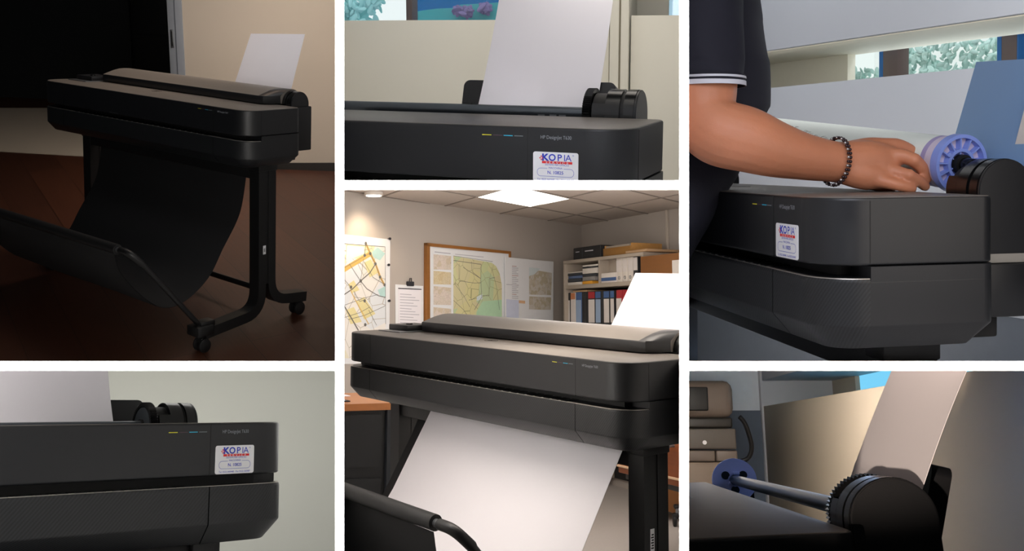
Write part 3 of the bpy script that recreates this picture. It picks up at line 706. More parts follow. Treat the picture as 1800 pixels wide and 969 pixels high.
MB().cyl((0, 0, -.02), (0, 0, 1), .055, .02, mat('white_frame'), 32).build('ring', t); MB().cyl((0, 0, -.024), (0, 0, 1), .045, .006, M_LGT, 32).build('lens', t)
# wall papers
MAPP = mat('map_paper', '#e6e8ea', .8, var=.02); LINEK = mat('map_line', '#6b6965', .8); ROAD = mat('map_road', '#d8b465', .8)
FIELD = cells('map_fields', ['#e9e6e0', '#e4e2dc', '#e6deb4', '#dfe3e6', '#e6e2cc'], 4.5, edge='#b9b4a8'); TEAL = mat('map_water', '#b4d6d2', .8); YFLD = mat('map_field', '#e2d7a0', .8)
GREENM = cells('map_green', ['#d3d4a2', '#cbd3a0', '#d6d09c', '#bfd0a6', '#d4cda2'], 6.5, edge='#9a9c70'); GRN2 = mat('map_lake', '#b4d8b4', .8)
TANM = cells('map_tan', ['#d8cdbf', '#d2c4ae', '#dccfc4'], 26, edge='#a39688'); TAN2 = cells('map_ochre', ['#d9caa6', '#d6c8a8', '#d2c09a'], 26, edge='#a8945f'); TAN3 = cells('map_grey', ['#c9c0ae', '#bfb59c', '#cfc9bf'], 28, edge='#8d8575')
def stroke(m, W, pts, wd, y, mt):
    wd *= .62 if mt is LINEK else 1
    P = [W.at(px, py, 1, y) for px, py in pts]
    for a, b in zip(P, P[1:]):
        d = (b-a).normalized(); n = Vector((-d.z, 0, d.x))*wd/2; m.add([a-n, b-n, b+n, a+n], [[0,1,2,3]], mt)
q = wq(WM, [(540, 405), (686, 421), (684, 640), (540, 640)], -.004, -.0005, MAPP)
def quad(m, W, pts, y, mt): m.add([W.at(px, py, 1, y) for px, py in pts], [list(range(len(pts)))], mt)
quad(q, WM, [(545, 424), (677, 434), (678, 630), (545, 630)], -.0046, FIELD)
quad(q, WM, [(654, 443), (664, 435), (677, 446), (668, 458), (655, 452)], -.0050, TEAL); quad(q, WM, [(610, 432), (640, 434), (640, 446), (608, 460)], -.0049, mat('map_pale_water', '#d6e2e4', .8))
quad(q, WM, [(640, 462), (652, 456), (664, 480), (650, 488)], -.0050, YFLD); quad(q, WM, [(612, 500), (622, 493), (632, 510), (618, 516)], -.0050, YFLD); quad(q, WM, [(626, 530), (640, 522), (660, 552), (640, 562)], -.0050, YFLD); quad(q, WM, [(608, 545), (622, 540), (636, 566), (616, 570)], -.0050, YFLD); quad(q, WM, [(664, 510), (678, 503), (678, 522), (668, 520)], -.0050, TEAL)
stroke(q, WM, [(560, 500), (605, 474), (651, 446)], .030, -.0054, ROAD); stroke(q, WM, [(560, 498), (605, 471), (651, 445)], .004, -.0058, LINEK)
stroke(q, WM, [(643, 428), (651, 446), (660, 464), (668, 486), (676, 502)], .016, -.0054, ROAD)
stroke(q, WM, [(643, 428), (651, 446), (660, 464), (668, 486), (676, 502)], .006, -.0058, LINEK); stroke(q, WM, [(643, 428), (641, 449)], .006, -.0058, LINEK)
stroke(q, WM, [(560, 530), (605, 518), (620, 508), (634, 494), (650, 480), (659, 466)], .010, -.0058, LINEK); stroke(q, WM, [(634, 494), (645, 508), (665, 520), (678, 523)], .007, -.0058, LINEK)
stroke(q, WM, [(605, 538), (618, 560), (630, 581)], .012, -.0058, LINEK); stroke(q, WM, [(616, 510), (625, 528), (636, 548), (648, 570)], .006, -.0058, ROAD)
for a in ([(600, 486), (618, 506)], [(614, 464), (634, 494)], [(639, 455), (634, 494)], [(605, 537), (640, 524), (665, 518)], [(612, 562), (640, 555), (677, 538)], [(640, 460), (656, 488), (676, 500)], [(622, 512), (632, 530), (640, 528), (655, 548)], [(600, 560), (632, 550), (650, 540)], [(648, 545), (662, 572)]): stroke(q, WM, a, .0045, -.0057, LINEK)
stroke(q, WM, [(545, 424), (677, 434), (678, 570)], .005, -.0057, LINEK)
for a in ((643, 428), (651, 446), (641, 449), (634, 494), (660, 464), (676, 501), (668, 487), (617, 505), (641, 529), (642, 571)):
    v = WM.at(*a, 1, -.006); q.cyl(v, (0, -1, 0), .010, .0005, LINEK, 12)
tag(q.build('road_map', frame=WM, smooth=0), 'large pale road map with an ochre road, taped to the wall under the downlight', 'map')
for i, a in enumerate(((682, 420), (680, 466), (681, 529))):
    v = WM.at(*a, 1, 0); tag(MB().cyl((v.x, -.022, v.z), (0, 1, 0), .008, .01, INKK, 14, bev=.002).cyl((v.x, -.012, v.z), (0, 1, 0), .004, .012, CH, 8).build('push_pin', frame=WM), ('topmost', 'middle', 'lowest')[i]+' black push pin on the right edge of the road map', 'push pin', 'pins along the road map')
# clipped form
t = root('paper_form', 'white printed form hanging from a black clip between road map and cork board', 'paper', WM, WM.at(720, 500, 1, 0))
o_ = WM.at(720, 500, 1, 0)
q = wq(WM, [(695, 500), (744, 503), (744, 640), (696, 640)], -.006, -.003, MAPP); q.v = [v-o_ for v in q.v]; q.build('backing_sheet', t)
q = wq(WM, [(700, 506), (740, 508), (740, 640), (701, 640)], -.008, -.0065, PAP)
GL = mat('faint_print', '#b3b2bb', .8)
stroke(q, WM, [(700, 507), (741, 509)], .006, -.0085, INKK)
for k in range(13): stroke(q, WM, [(703, 517+k*5), (703+34*(.6+.4*((k*7) % 5)/4), 518.5+k*5)], .004, -.0085, GL)
q.v = [v-o_ for v in q.v]; q.build('printed_sheet', t, smooth=0)
v = WM.at(719, 499, 1, 0)-o_; q = MB(); q.box(v.x-.028, v.x+.028, -.02, .0, v.z-.015, v.z+.014, INKK, .004); q.tube([(v.x-.01, -.012, v.z+.012), (v.x-.006, -.014, v.z+.035), (v.x+.006, -.014, v.z+.035), (v.x+.01, -.012, v.z+.012)], .003, INKK, 8); q.build('binder_clip', t)
# cork board
M_OAK = wood('board_wood', '#96632e', '#8c5c2a', '#7a4c20', .5, 5, 5, grain=.4)
P = {'tl': (752, 428), 'tr': (897, 442)}
o_ = WM.at(752, 428, 1, 0)
t = root('cork_board', 'large wooden-framed notice board on the wall behind the printer', 'notice board', WM, o_)
def rel(q, o): q.v = [v-o for v in q.v]; return q
rel(wq(WM, [(754, 430), (896, 444), (896, 640), (754, 640)], -.012, -.002, mat('cork', '#b98d55', .9, var=.2, vscale=120)), o_).build('cork_panel', t)
q = wq(WM, [(751, 427), (897.5, 442), (897.5, 446.5), (751, 432.5)], -.03, -.002, M_OAK); wq(WM, [(751, 427), (756, 427.5), (756, 640), (751, 640)], -.03, -.002, M_OAK, q); wq(WM, [(896, 442), (898.5, 442), (898.5, 640), (896, 640)], -.028, -.002, M_OAK, q)
rel(q, o_).build('frame', t)
q = wq(WM, [(756, 432), (896, 446), (896, 640), (757, 640)], -.018, -.013, MAPP)
for (ya, yb), m_ in zip(((447, 474), (476, 500), (503, 536), (540, 600)), (TANM, TAN2, TANM, TANM)): quad(q, WM, [(762, ya), (793, ya+3.2), (793, yb+.6), (762, yb)], -.0186, m_)
quad(q, WM, [(797, 450), (864, 462), (872, 468), (878, 480), (882, 500), (883, 640), (797, 640)], -.0186, GREENM)
quad(q, WM, [(848, 530), (882, 527), (882, 562), (836, 562), (838, 548)], -.019, GRN2); quad(q, WM, [(838, 522), (848, 517), (848, 526), (838, 529)], -.0192, mat('map_pale_water'))
stroke(q, WM, [(797, 458), (846, 465), (845, 490), (847, 522), (834, 545)], .006, -.0195, LINEK)
for a in ([(807, 464), (807, 494), (835, 498), (845, 497)], [(829, 460), (830, 478), (845, 490)], [(814, 470), (845, 490)], [(864, 470), (873, 505), (878, 545)], [(848, 520), (860, 520), (860, 490), (870, 488)], [(800, 500), (815, 520), (826, 540)], [(797, 528), (815, 545), (822, 556)], [(824, 528), (838, 524)]): stroke(q, WM, a, .0045, -.0195, LINEK)
stroke(q, WM, [(797, 450), (866, 460)], .004, -.0195, LINEK); stroke(q, WM, [(764, 443), (792, 446)], .006, -.0195, GL); stroke(q, WM, [(800, 447), (850, 452)], .004, -.0195, GL)
tag(q.build('area_map', frame=WM, smooth=0), 'map sheet with a large green plan and small tan plans on the notice board', 'map')
# plan sheets to the right of the board
q = wq(WM, [(888, 452), (930, 456), (930, 640), (889, 640)], -.036, -.032, MAPP)
for k in range(22): stroke(q, WM, [(900, 468+k*3.3), (911 if k % 3 else 908, 468.6+k*3.3)], .004, -.0365, mat('plan_red', '#b98f8f', .8) if k % 5 == 0 else GL)
quad(q, WM, [(890, 526), (912, 528), (912, 560), (890, 560)], -.0366, mat('plan_blue', '#cfd6ea', .8)); stroke(q, WM, [(884+6, 500), (912, 502)], .004, -.0367, GL)
quad(q, WM, [(912, 528), (923, 529), (923, 534), (912, 533)], -.037, mat('plan_orange', '#e0b890', .8))
tag(q.build('plan_sheet', frame=WM, smooth=0), 'narrow white sheet with columns of text overlapping the right edge of the notice board', 'paper')
q = wq(WM, [(926, 456), (973, 460), (972, 640), (926, 640)], -.030, -.026, MAPP)
quad(q, WM, [(929, 473), (970, 480), (969, 519), (929, 518)], -.0305, TAN3); quad(q, WM, [(929, 521), (969, 523), (968, 545), (929, 544)], -.0305, TAN3); quad(q, WM, [(929, 470), (950, 472), (940, 482), (929, 486)], -.0308, mat('map_pale_water'))
tag(q.build('plan_sheet', frame=WM, smooth=0), 'bluish white sheet with two grey-brown plans, nearest the shelf', 'paper')

# shelf unit
M_SHF = mat('beige_metal', '#a2978a', .5); SY = -.42
o_ = WS.at(990, 459, 1, SY)
t = root('shelf_unit', 'beige metal shelf unit in the corner holding binders and boxes', 'shelf', WS, (o_.x, 0, -1.1))
o2 = Vector((o_.x, 0, -1.1))
sx0, sx1 = WS.at(990, 480, 1, SY).x, WS.at(1131, 470, 1, SY).x
ztop, zmid = WS.at(990, 459, 1, SY).z, WS.at(994, 502, 1, SY).z; zlow = WS.at(994, 600, 1, SY).z
R_ = lambda q: rel(q, o2)
R_(MB().box(sx0, sx1, SY, -.01, ztop-.022, ztop, M_SHF, .003)).build('top_board', t)
R_(MB().box(sx0+.02, sx1-.02, SY+.005, -.015, zmid-.028, zmid, M_SHF, .003)).build('shelf_board', t)
R_(MB().box(sx0+.02, sx1-.02, SY+.005, -.015, zlow-.028, zlow, M_SHF, .003)).build('shelf_board', t)
R_(MB().box(sx0, sx0+.022, SY, -.01, -1.1, ztop-.022, M_SHF, .003)).build('side_panel', t); R_(MB().box(sx1-.03, sx1, SY, -.01, -1.1, ztop-.022, M_SHF, .003)).build('side_panel', t)
R_(MB().box(sx0+.02, sx1-.03, -.02, -.01, -1.1, ztop-.022, mat('shelf_back', '#1b1a1b', .8))).build('back_panel', t)
ud = wx(WS, 1052, SY); R_(MB().box(ud-.008, ud+.008, SY+.005, -.015, zmid, ztop-.02, M_SHF, .002)).build('divider', t)
def sbox(px0, px1, z0, z1, dep, m, bev=.004, fy=SY+.02, mb=None):
    return (mb or MB()).box(wx(WS, px0, fy), wx(WS, px1, fy), fy, fy+dep, z0, z1, m, bev)
zz = lambda px, py, y=SY+.02: WS.at(px, py, 1, y).z
# upper shelf, left: piles of documents
dm = [mat('doc_dark', '#30343a', .6), mat('doc_white', '#cfc9c2', .7), mat('doc_grey', '#7d7a78', .7), mat('doc_yellow', '#d99a2a', .6), mat('doc_blue', '#4d5f80', .6)]
z = zmid; 
for i, (h, m_, a, b, lb) in enumerate(((.020, dm[1], 998, 1022, 'pale document bundle at the bottom of the left pile'), (.024, dm[0], 998, 1021, 'dark folder second in the left pile'), (.02, dm[4], 999, 1023, 'blue-grey folder third in the left pile'), (.018, dm[0], 998, 1022, 'dark folder fourth in the left pile'), (.008, dm[1], 998, 1023, 'white sheet bundle on top of the left pile'))):
    tag(sbox(a, b, z, z+h, .28, m_).build('document_folder', frame=WS), lb+' on the upper shelf', 'folder', 'document piles on the upper shelf'); z += h+.001
z = zmid
for i, (h, m_, a, b, lb) in enumerate(((.022, dm[3], 1023.5, 1041, 'yellow folder at the bottom of the taller pile'), (.03, dm[2], 1024, 1046, 'grey document bundle second in the taller pile'), (.018, dm[0], 1024, 1048, 'dark folder third in the taller pile'), (.038, dm[1], 1024, 1050, 'thick white document bundle fourth in the taller pile'), (.010, dm[0], 1024, 1050, 'thin dark folder fifth in the taller pile'), (.012, dm[1], 1024, 1051, 'white papers on top of the taller pile'))):
    tag(sbox(a, b, z, z+h, .28, m_).build('document_folder', frame=WS), lb+' on the upper shelf', 'folder', 'document piles on the upper shelf'); z += h+.001
# upper shelf, middle
tag(sbox(1053.5, 1083, zmid, zz(1060, 452), .2, M_SHF, fy=SY+.08).build('storage_box', frame=WS), 'plain beige box behind the white and blue carton on the upper shelf', 'box')
q = sbox(1053, 1083, zmid, zz(1066, 480), .05, mat('carton_white', '#d5cec8', .7)); sbox(1053, 1083, zmid+.012, zmid+.035, .002, mat('binder_blue', '#3e5c8c', .5), 0, SY+.0185, q)
tag(q.build('carton', frame=WS), 'low white carton with a blue band on the upper shelf', 'box')
BW = mat('binder_white', '#d4ccc3', .6); BK = mat('binder_black', '#1c1d20', .5); BB = mat('binder_blue'); BR = mat('binder_red', '#a3242c', .5); BO = mat('binder_orange', '#b9764e', .6); BG = mat('binder_grey', '#474b50', .5); BL = mat('label_pale', '#cfc8c4', .7); BLB = mat('label_blue', '#8fa3bf', .6)
def binder(px0, px1, z0, z1, body, label, lab=None, band=None, top=None, fy=SY+.03):
    a, b = wx(WS, px0, fy), wx(WS, px1, fy); H = z1-z0
    t = root('ring_binder', label, 'binder', WS, (a, fy, z0), group='binders on the shelf unit')
    W = b-a
    MB().box(0, W, 0, .27, 0, H, body, .004).build('spine', t)
    if top: MB().box(.002, W-.002, -.0012, .0005, H*.86, H-.004, top).build('top_band', t, label='coloured top band')
    if lab: MB().box(.004, W-.004, -.0016, .0005, H*.38, H*.84, lab).build('spine_label', t)
    if band: MB().box(.002, W-.002, -.0012, .0005, .004, H*.36, band).build('lower_band', t)
    q = MB(); n = 16; r = min(.011, W*.3)
    P = [[(W/2+rr*math.cos(2*PI*k/n), yy, H*.16+rr*math.sin(2*PI*k/n)) for k in range(n)] for rr, yy in ((r*.6, -.001), (r, -.004), (r, .001))]
    q.loft(P, CH, cap=False).build('finger_ring', t)
zu = zz(1090, 450)
for a, b, l in ((1084, 1094, 'white ring binder first from the carton on the upper shelf'), (1095, 1103.5, 'white ring binder middle of three on the upper shelf'), (1104.5, 1113, 'white ring binder beside the black one on the upper shelf')): binder(a, b, zmid, zu, BW, l, BL)
binder(1114, 1122, zmid, zu+.01, BK, 'black ring binder with short white label on the upper shelf', BL)
ztb = zz(1030, 513)
for a, b, body, l, lab, band, top in (
    (994.5, 1002, BK, 'dark-topped white and blue binder at the left end of the lower shelf', BL, BB, BK), (1003, 1011, BW, 'white binder with an orange top on the lower shelf', BL, BG, BO), (1012, 1022, BB, 'blue binder with a pale blue label on the lower shelf', BLB, BB, None),
    (1022.5, 1027.5, BK, 'plain black binder beside the blue one', None, None, None), (1028, 1033, BK, 'plain black binder beside the red-topped white one', None, None, None),
    (1034, 1045.5, BK, 'white binder with a red top and dark base on the lower shelf', BL, BG, BR), (1046.5, 1056, BK, 'pale binder with a blue top, second right of the plain black pair', BLB, BG, BB), (1056.5, 1060.5, BK, 'thin black binder between two blue-topped ones', None, None, None),
    (1061, 1071, BK, 'wide blue-topped binder with white label, third right of the plain black pair', BL, BG, BB), (1072.5, 1079.5, BK, 'narrow blue-topped binder next to the red ones', BL, BG, BB), (1083, 1093, BR, 'red binder with white label on the lower shelf', BL, BG, None), (1094, 1101, BR, 'all red binder partly behind the white paper sheet', None, None, None)):
    binder(a, b, zlow, ztb, body, l, lab, band, top)
q = MB(); v0 = WS.at(1008, 514, 1, SY+.03); q.box(v0.x-.01, wx(WS, 1032, SY+.03), SY+.03, SY+.25, ztb+.001, ztb+.014, mat('board_tan', '#a98a68', .7), .004)
tag(q.build('document_folder', frame=WS), 'tan folder lying across the tops of the lower binders', 'folder')
# on top of the shelf
fy = SY+.05
t = root('storage_box', 'black box with pale markings on top of the shelf unit', 'box', WS, (wx(WS, 1008, fy), fy, ztop)); W_ = wx(WS, 1056, fy)-wx(WS, 1008, fy); H_ = zz(1030, 431, fy)-ztop-.01
MB().box(0, W_, 0, .26, .001, H_, BK, .008).build('body', t)
q = MB(); q.box(W_*.1, W_*.24, -.001, .001, H_*.62, H_*.68, GL); q.box(W_*.45, W_*.75, -.001, .001, H_*.6, H_*.68, GL); q.box(W_*.35, W_*.355, -.002, .001, 0.01, H_*.9, BG); q.build('marking', t)
t = root('wooden_tray', 'light wooden tray box with papers on top of the shelf unit', 'tray', WS, (wx(WS, 1061, fy), fy, ztop)); W_ = wx(WS, 1109, fy)-wx(WS, 1061, fy); H_ = H_*.86
M_PINE = wood('pine', '#b98a4c', '#b08040', '#8f6630', .5, 4, 4, grain=.4)
q = MB(); q.box(0, W_, 0, .012, .001, H_*.75, M_PINE, .002); q.box(0, .012, .012, .24, .001, H_, M_PINE, .002); q.box(W_-.012, W_, .012, .24, .001, H_, M_PINE, .002); q.box(0, W_, .24, .252, .001, H_, M_PINE, .002); q.box(.01, W_-.01, .01, .24, .001, .012, M_PINE); q.build('tray', t)
for k in range(3): MB().box(.014, W_-.014-.01*k, .014, .236, .013+k*H_*.27, .013+k*H_*.27+H_*.24, (BL, mat('doc_white'), M_SHF)[k], .002).build('paper_stack', t)
q = MB().box(wx(WS, 1112, fy), wx(WS, 1150, fy), fy-.05, fy+.2, ztop+.001, ztop+.018, mat('board_tan'), .003)
tag(q.build('document_folder', frame=WS), 'flat tan folder on the right end of the shelf top', 'folder')
# cardboard cabinet right of the shelf
M_CARD = wood('brown_board', '#9c6630', '#956029', '#7c4e20', .6, 6, 6, grain=.3)
t = root('wooden_box', 'brown wooden box standing right of the shelf unit above the white paper', 'box', WS, (sx1+.01, -.45, -1.1))
b0, b1 = 0, 1.1; zt_ = WS.at(1140, 450, 1, -.45).z+1.1
MB().box(b0, b1, 0, .4, 0, zt_, M_CARD, .006).build('body', t)
a = WS.at(1182, 458, 1, -.45); MB().box(a.x-sx1-.01, a.x-sx1+.3, -.003, .001, a.z+1.1-.5, a.z+1.1, mat('doc_white')).build('notice', t)
# low cabinet behind the printer leg
M_ORG = wood('orange_wood', '#a2561c', '#984f18', '#7a3c10', .45, 5, 5, grain=.35)
CYF = -1.2
def cz(px, py): return WS.at(px, py, 1, CYF)
a, b = cz(1086, 760), cz(1194, 760); zf_ = cz(1165, 862).z
t = root('wooden_cabinet', 'low orange wood cabinet on the carpet behind the printer leg', 'cabinet', WS, (a.x, CYF, zf_)); W_ = b.x-a.x+.5
z1_, z2_, z3_ = cz(1175, 837).z-zf_, cz(1175, 841).z-zf_, cz(1175, 852).z-zf_
MB().box(0, W_, 0, .45, z3_, cz(1170, 755).z-zf_, M_ORG, .004).build('body', t); MB().box(-.004, W_+.004, -.008, .005, z2_, z1_, mat('edge_strip', '#c9a888', .5), .002).build('edge_strip', t)
MB().box(.02, W_-.02, .03, .42, 0.001, z3_, BK, .003).build('plinth', t)
v = cz(1170, 786); q = MB(); q.tube([(v.x-a.x-.07, -.03, v.z-zf_-.012), (v.x-a.x+.07, -.03, v.z-zf_+.012)], .010, BLB, 10); q.tube([(v.x-a.x-.07, -.03, v.z-zf_-.012), (v.x-a.x-.07, .01, v.z-zf_-.012)], .006, CH, 8); q.tube([(v.x-a.x+.07, -.03, v.z-zf_+.012), (v.x-a.x+.07, .01, v.z-zf_+.012)], .006, CH, 8); q.build('handle', t, label='blue-grey metal handle')
# chair caster
zfl = -1.16
c = RD.at(1192, 926, 2, zfl+.0)
t = root('chair_caster', 'black twin wheel caster of a chair at the right edge of the office', 'chair', RD, c)
for dx in (-.028, .012): MB().cyl((dx, 0, .033), (1, 0, 0), .033, .018, RUB, 26, bev=.004).build('wheel', t)
q = MB(); q.box(-.032, .034, -.02, .035, .045, .075, RUB, .012); q.cyl((0, .01, .07), (0, 0, 1), .012, .03, CH, 16); q.box(-.02, .5, .0, .05, .095, .12, RUB, .01); q.build('fork', t)
# desk on the left
DZ = -.345*1.0; cD = RD.depth(714.5, 708, 4.6); DZ = cD.z
ex = Vector((-.94, -.34, 0)).normalized(); ey = Vector((-.42, .9, 0)).normalized()   # along the front edge to the left, and to the back
def dk(u, v, z): return cD + ex*u + ey*v + Vector((0, 0, z))
def dbox(m, u0, u1, v0, v1, z0, z1, mt):
    r = lambda z: [dk(u0, v0, z), dk(u1, v0, z), dk(u1, v1, z), dk(u0, v1, z)]
    m.loft([r(z0), r(z1)], mt); return m
M_DTOP = wood('desk_wood', '#b3713a', '#a96834', '#8a5227', .4, 4, 4, grain=.35); M_DBLK = mat('desk_black', '#16181b', .5); M_DSID = mat('desk_grey', '#23282e', .5)
t = root('desk', 'wooden topped desk with dark drawers left of the printer', 'desk', RD, (cD.x, cD.y, -1.16)); o_ = Vector((cD.x, cD.y, -1.16)); R3 = lambda q: rel(q, o_)
R3(dbox(MB(), 0, 1.3, 0, .75, -.03, 0, M_DTOP)).build('desk_top', t)
hh = -(cD.z+1.16)
R3(dbox(MB(), .015, .08, .02, .72, hh+.002, -.03, M_DSID)).build('side_panel', t)
q = dbox(MB(), .03, .055, .012, .018, -.13, -.06, CH); R3(q).build('lock_plate', t)
R3(dbox(MB(), .08, 1.2, .05, .7, hh+.002, -.03, M_DBLK)).build('drawer_block', t)
for k in range(2): R3(dbox(MB(), .1, 1.1, .035, .05, -.28-.28*k, -.05-.28*k, M_DBLK)).build('drawer', t)
q = dbox(MB(), .22, .6, .12, .42, .001, .006, INKK); dbox(q, .235, .585, .135, .405, .006, .0065, mat('tablet_screen', '#aebcc4', .3))
tag(q.build('tablet', frame=RD), 'pale tablet with black edge lying on the desk', 'tablet')
q = dbox(MB(), .12, .40, .47, .70, .001, .004, PAP); tag(q.build('paper_sheet', frame=RD), 'white sheet lying at the back of the desk', 'paper')
q = dbox(MB(), .45, .62, .5, .66, .001, .012, mat('doc_white')); dbox(q, .46, .61, .51, .65, .012, .014, BO); tag(q.build('notebook', frame=RD), 'small notebook lying on the desk behind the tablet', 'notebook')

slD = [(.20,.65),(.155,.56),(.10,.47),(.03,.36),(-.05,.25),(-.15,.18),(-.26,.18),(-.35,.27),(-.40,.40),(-.42,.50)]
printer('D', 'black large printer in the office, white print hanging from its front', cover=True, sticker=False, basket=(-.417, .522, .453), sling=slD, leg_label=(.385, .445))
F = PR['D']; s_ = POSE['D'][1]
sheet('paper_sheet', 'bright white paper sheet standing in the printer of the office', F, F.at(1117, 480, 1, .46), F.at(1117, 480, 1, .46)+Vector((.42, 0, 0)), F.at(1066, 590, 1, .385)+Vector((.42, 0, 0)), F.at(1066, 590, 1, .385))
# the print: a long sheet hanging from the exit slot into the basket
pr_ = [(.150,.685),(.128,.64),(.100,.594),(.068,.543),(.028,.478),(-.018,.404),(-.07,.335),(-.13,.27),(-.20,.232),(-.27,.238)]
q = MB(); n = len(pr_); xs = [-.335+i*(.545+.335)/10 for i in range(11)]
vv = [Vector((x, y, z)) for x in xs for y, z in pr_]; k = len(vv); vv += [v+Vector((0, -.0006, .0006)) for v in vv]
q.add(vv, [[i*n+j, i*n+j+1, (i+1)*n+j+1, (i+1)*n+j] for i in range(10) for j in range(n-1)]+[[k+i*n+j, k+(i+1)*n+j, k+(i+1)*n+j+1, k+i*n+j+1] for i in range(10) for j in range(n-1)], PAP)
tag(q.build('paper_print', frame=F, smooth=80), 'wide blank white print curving down from the office printer into its basket', 'paper')

# ================================================================== ROOM E: man loading the roll
CUR[0] = 'E'
WE = wall_frame('E', 1345, 3.73, 1800, 2.79)
t = root('wall_shelving', 'white built-in shelving with a window slot behind the man and the roll', 'shelving', WE, (0, 0, 0))
P0, P1 = WE.at(1345, 90, 1, 0), WE.at(1800, 28, 1, 0); zu_ = (P0.z+P1.z)/2
Q0, Q1 = WE.at(1345, 150, 1, 0), WE.at(1725, 125, 1, 0); zl2 = (Q0.z+Q1.z)/2
t_shelf = t
M_SOF = mat('lit_cream_niche', '#ece6d0', .6, var=.02)
MB().box(-1.5, 2.2, 0, .36, zu_+.004, zu_+1.2, M_PANE, .003).build('upper_panel', t); MB().box(-1.5, 2.2, .012, .36, zu_-.0005, zu_+.003, M_SOF).build('soffit', t)  # soffit's cream tone has the window's light painted in
area('day_fill', WE.M @ aim((1.1, .40, zl2+.08), (1.1, 0, zl2+.10)), 2.0, .14, 1.1, '#eaf6ff')
zk = WE.at(1790, 560, 1, 0).z; MB().box(-1.5, 2.2, 0, .03, zk, zl2, M_PANE, .003).build('lower_panel', t); MB().box(-1.5, 2.2, .004, .03, zl2-1.8, zk, mat('shade_panel', '#5b626b', .6)).build('shade_panel', t, label='lower panel in a painted shade tone')  # lower wall coloured dark to stand for the shade on it
bx_ = wx(WE, 1497, .34)
MB().box(-1.5, bx_, .32, .36, zl2-.4, zu_, M_SOF, .002).build('niche_back', t)
MB().box(-1.5, 2.2, .03, .36, zl2-.03, zl2-.001, M_PANE).build('shelf_board', t)
wn = MB()
for a, b, m_ in ((1545, 1552, M_FRB), (1552, 1577, M_FRAME), (1752, 1760, M_FRB), (1760, 1787, M_FRAME), (1787, 1790, M_FRB)): wn.box(wx(WE, a, .42), wx(WE, b, .42), .42, .48, zl2-.1, zu_+.1, m_, .002)
wn = struct(wn.build('window_1', frame=WE)); MB().box(bx_, 2.2, .455, .46, zl2-.1, zu_+.1, glass('window_glass')).build('pane', wn)
SKYE = sky('sky_hazy', '#f2fffb', .95)
foliage(WE, mat('leaf_green', '#bfe4da', .8, var=.35, vscale=8), [(1590, 115, 1.0, .06), (1605, 125, 1.0, .06), (1640, 128, 1.0, .05), (1700, 90, 1.0, .10), (1720, 110, 1.0, .10), (1745, 95, 1.0, .10), (1680, 125, 1.0, .06), (1660, 80, 1.0, .06), (1625, 98, 1.0, .03), (1590, 90, 1.0, .05), (1735, 75, 1.0, .08), (1795, 80, 1.0, .12), (1510, 140, 1.0, .05), (1530, 143, 1.0, .05)])
area('daylight', WE.M @ aim((.9, .62, zu_+.5), (.9, 1.0, zl2+.1)), 2.5, .1, 9, '#ffffff')
struct(MB().box(-1, 3, 1.2, 1.22, -1.2, 2, SKYE).build('sky_outside', frame=WE))
printer('E', 'black large printer with white sticker, its paper roll held by a man', loaded=True)
F = PR['E']; sE = POSE['E'][1]
# the roll in his hand (thing of its own), with hub flanges
hc = F.at(1691, 289, 0, .465*sE[0]); rr = .047; 
t = root('paper_roll', 'white paper roll with blue hub being set into the printer', 'paper roll', F, hc)
le = F.depth(1300, 234, 2.5); ax_ = (hc-le).normalized(); yy_ = Vector((0, 0, 1)).cross(ax_).normalized(); zz_ = ax_.cross(yy_)
RO = Matrix((ax_, yy_, zz_)).transposed().to_4x4(); t.matrix_world = t.matrix_world @ RO
q = MB(); q.cyl((-1.06, 0, 0), (1, 0, 0), rr*.97, 1.02, mat('roll_paper', '#e9f0ea', .7, var=.01), 56); q.build('roll', t, smooth=50)
q = MB(); q.cyl((-.052, 0, 0), (1, 0, 0), rr*.975, .020, mat('lilac_wrap', '#a49ac6', .6), 56); q.cyl((-.040, 0, 0), (1, 0, 0), rr*.98, .026, mat('pale_lilac', '#cfc4d8', .6), 56); q.build('end_band', t, smooth=50)
q = hub(MB(), 0, rr*1.09, .016, BLU, cy=0, cz=0, spokes=13); q.cyl((-.004, rr*.66*math.cos(2.6), rr*.66*math.sin(2.6)), (1, 0, 0), .0035, .005, BLU, 16); hb = q.build('hub', t, label='blue spoked end flange')
q = MB(); q.cyl((-.02, 0, 0), (1, 0, 0), rr*.26, .055, PG, 28, bev=.002); q.cyl((-.005, 0, 0), (1, 0, 0), rr*.36, .012, PD, 28); q.build('spindle_end', t)
# paper web running from the roll over the top
q = MB(); pts = [(-.02, -rr*.95), (-.045, -rr*1.0), (-.12, -rr*1.15), (-.22, -rr*1.2)]
vv = [Vector((x, y, z)) for x in (-1.0, -.62) for y, z in pts]; q.add(vv+[v+Vector((0, 0, .0008)) for v in vv], [[0,1,5,4],[1,2,6,5],[2,3,7,6],[12,13,9,8],[13,14,10,9],[14,15,11,10]], PAP); q.build('loose_end', t)
# paper sheet with blue daylight put into its colour, and white sheet
M_BLUS = mat('daylight_blue', '#6d8fb8', .35, var=.05, vscale=4)
sheet('blue_lit_sheet', 'paper sheet painted blue like daylight, standing behind the roll hub', F, F.at(1716, 109, 1, .46), F.at(1850, 101, 1, .46), F.at(1820, 330, 1, .40), F.at(1652, 330, 1, .40), mt=M_BLUS, th=.002)
q = MB(); a = [F.at(px, py, 1, .42) for px, py in ((1806, 170), (1860, 160), (1850, 270), (1781, 266))]; q.loft([a, [v+Vector((0, .003, 0)) for v in a]], mat('doc_white')); b = [v+Vector((0, .004, 0)) for v in [F.at(px, py, 1, .42) for px, py in ((1803, 168), (1862, 158), (1852, 272), (1777, 268))]]; q.loft([b, [v+Vector((0, .004, 0)) for v in b]], PL)
tag(q.build('card_pocket', frame=F), 'white card in a black edged pocket in front of the blue sheet', 'card')

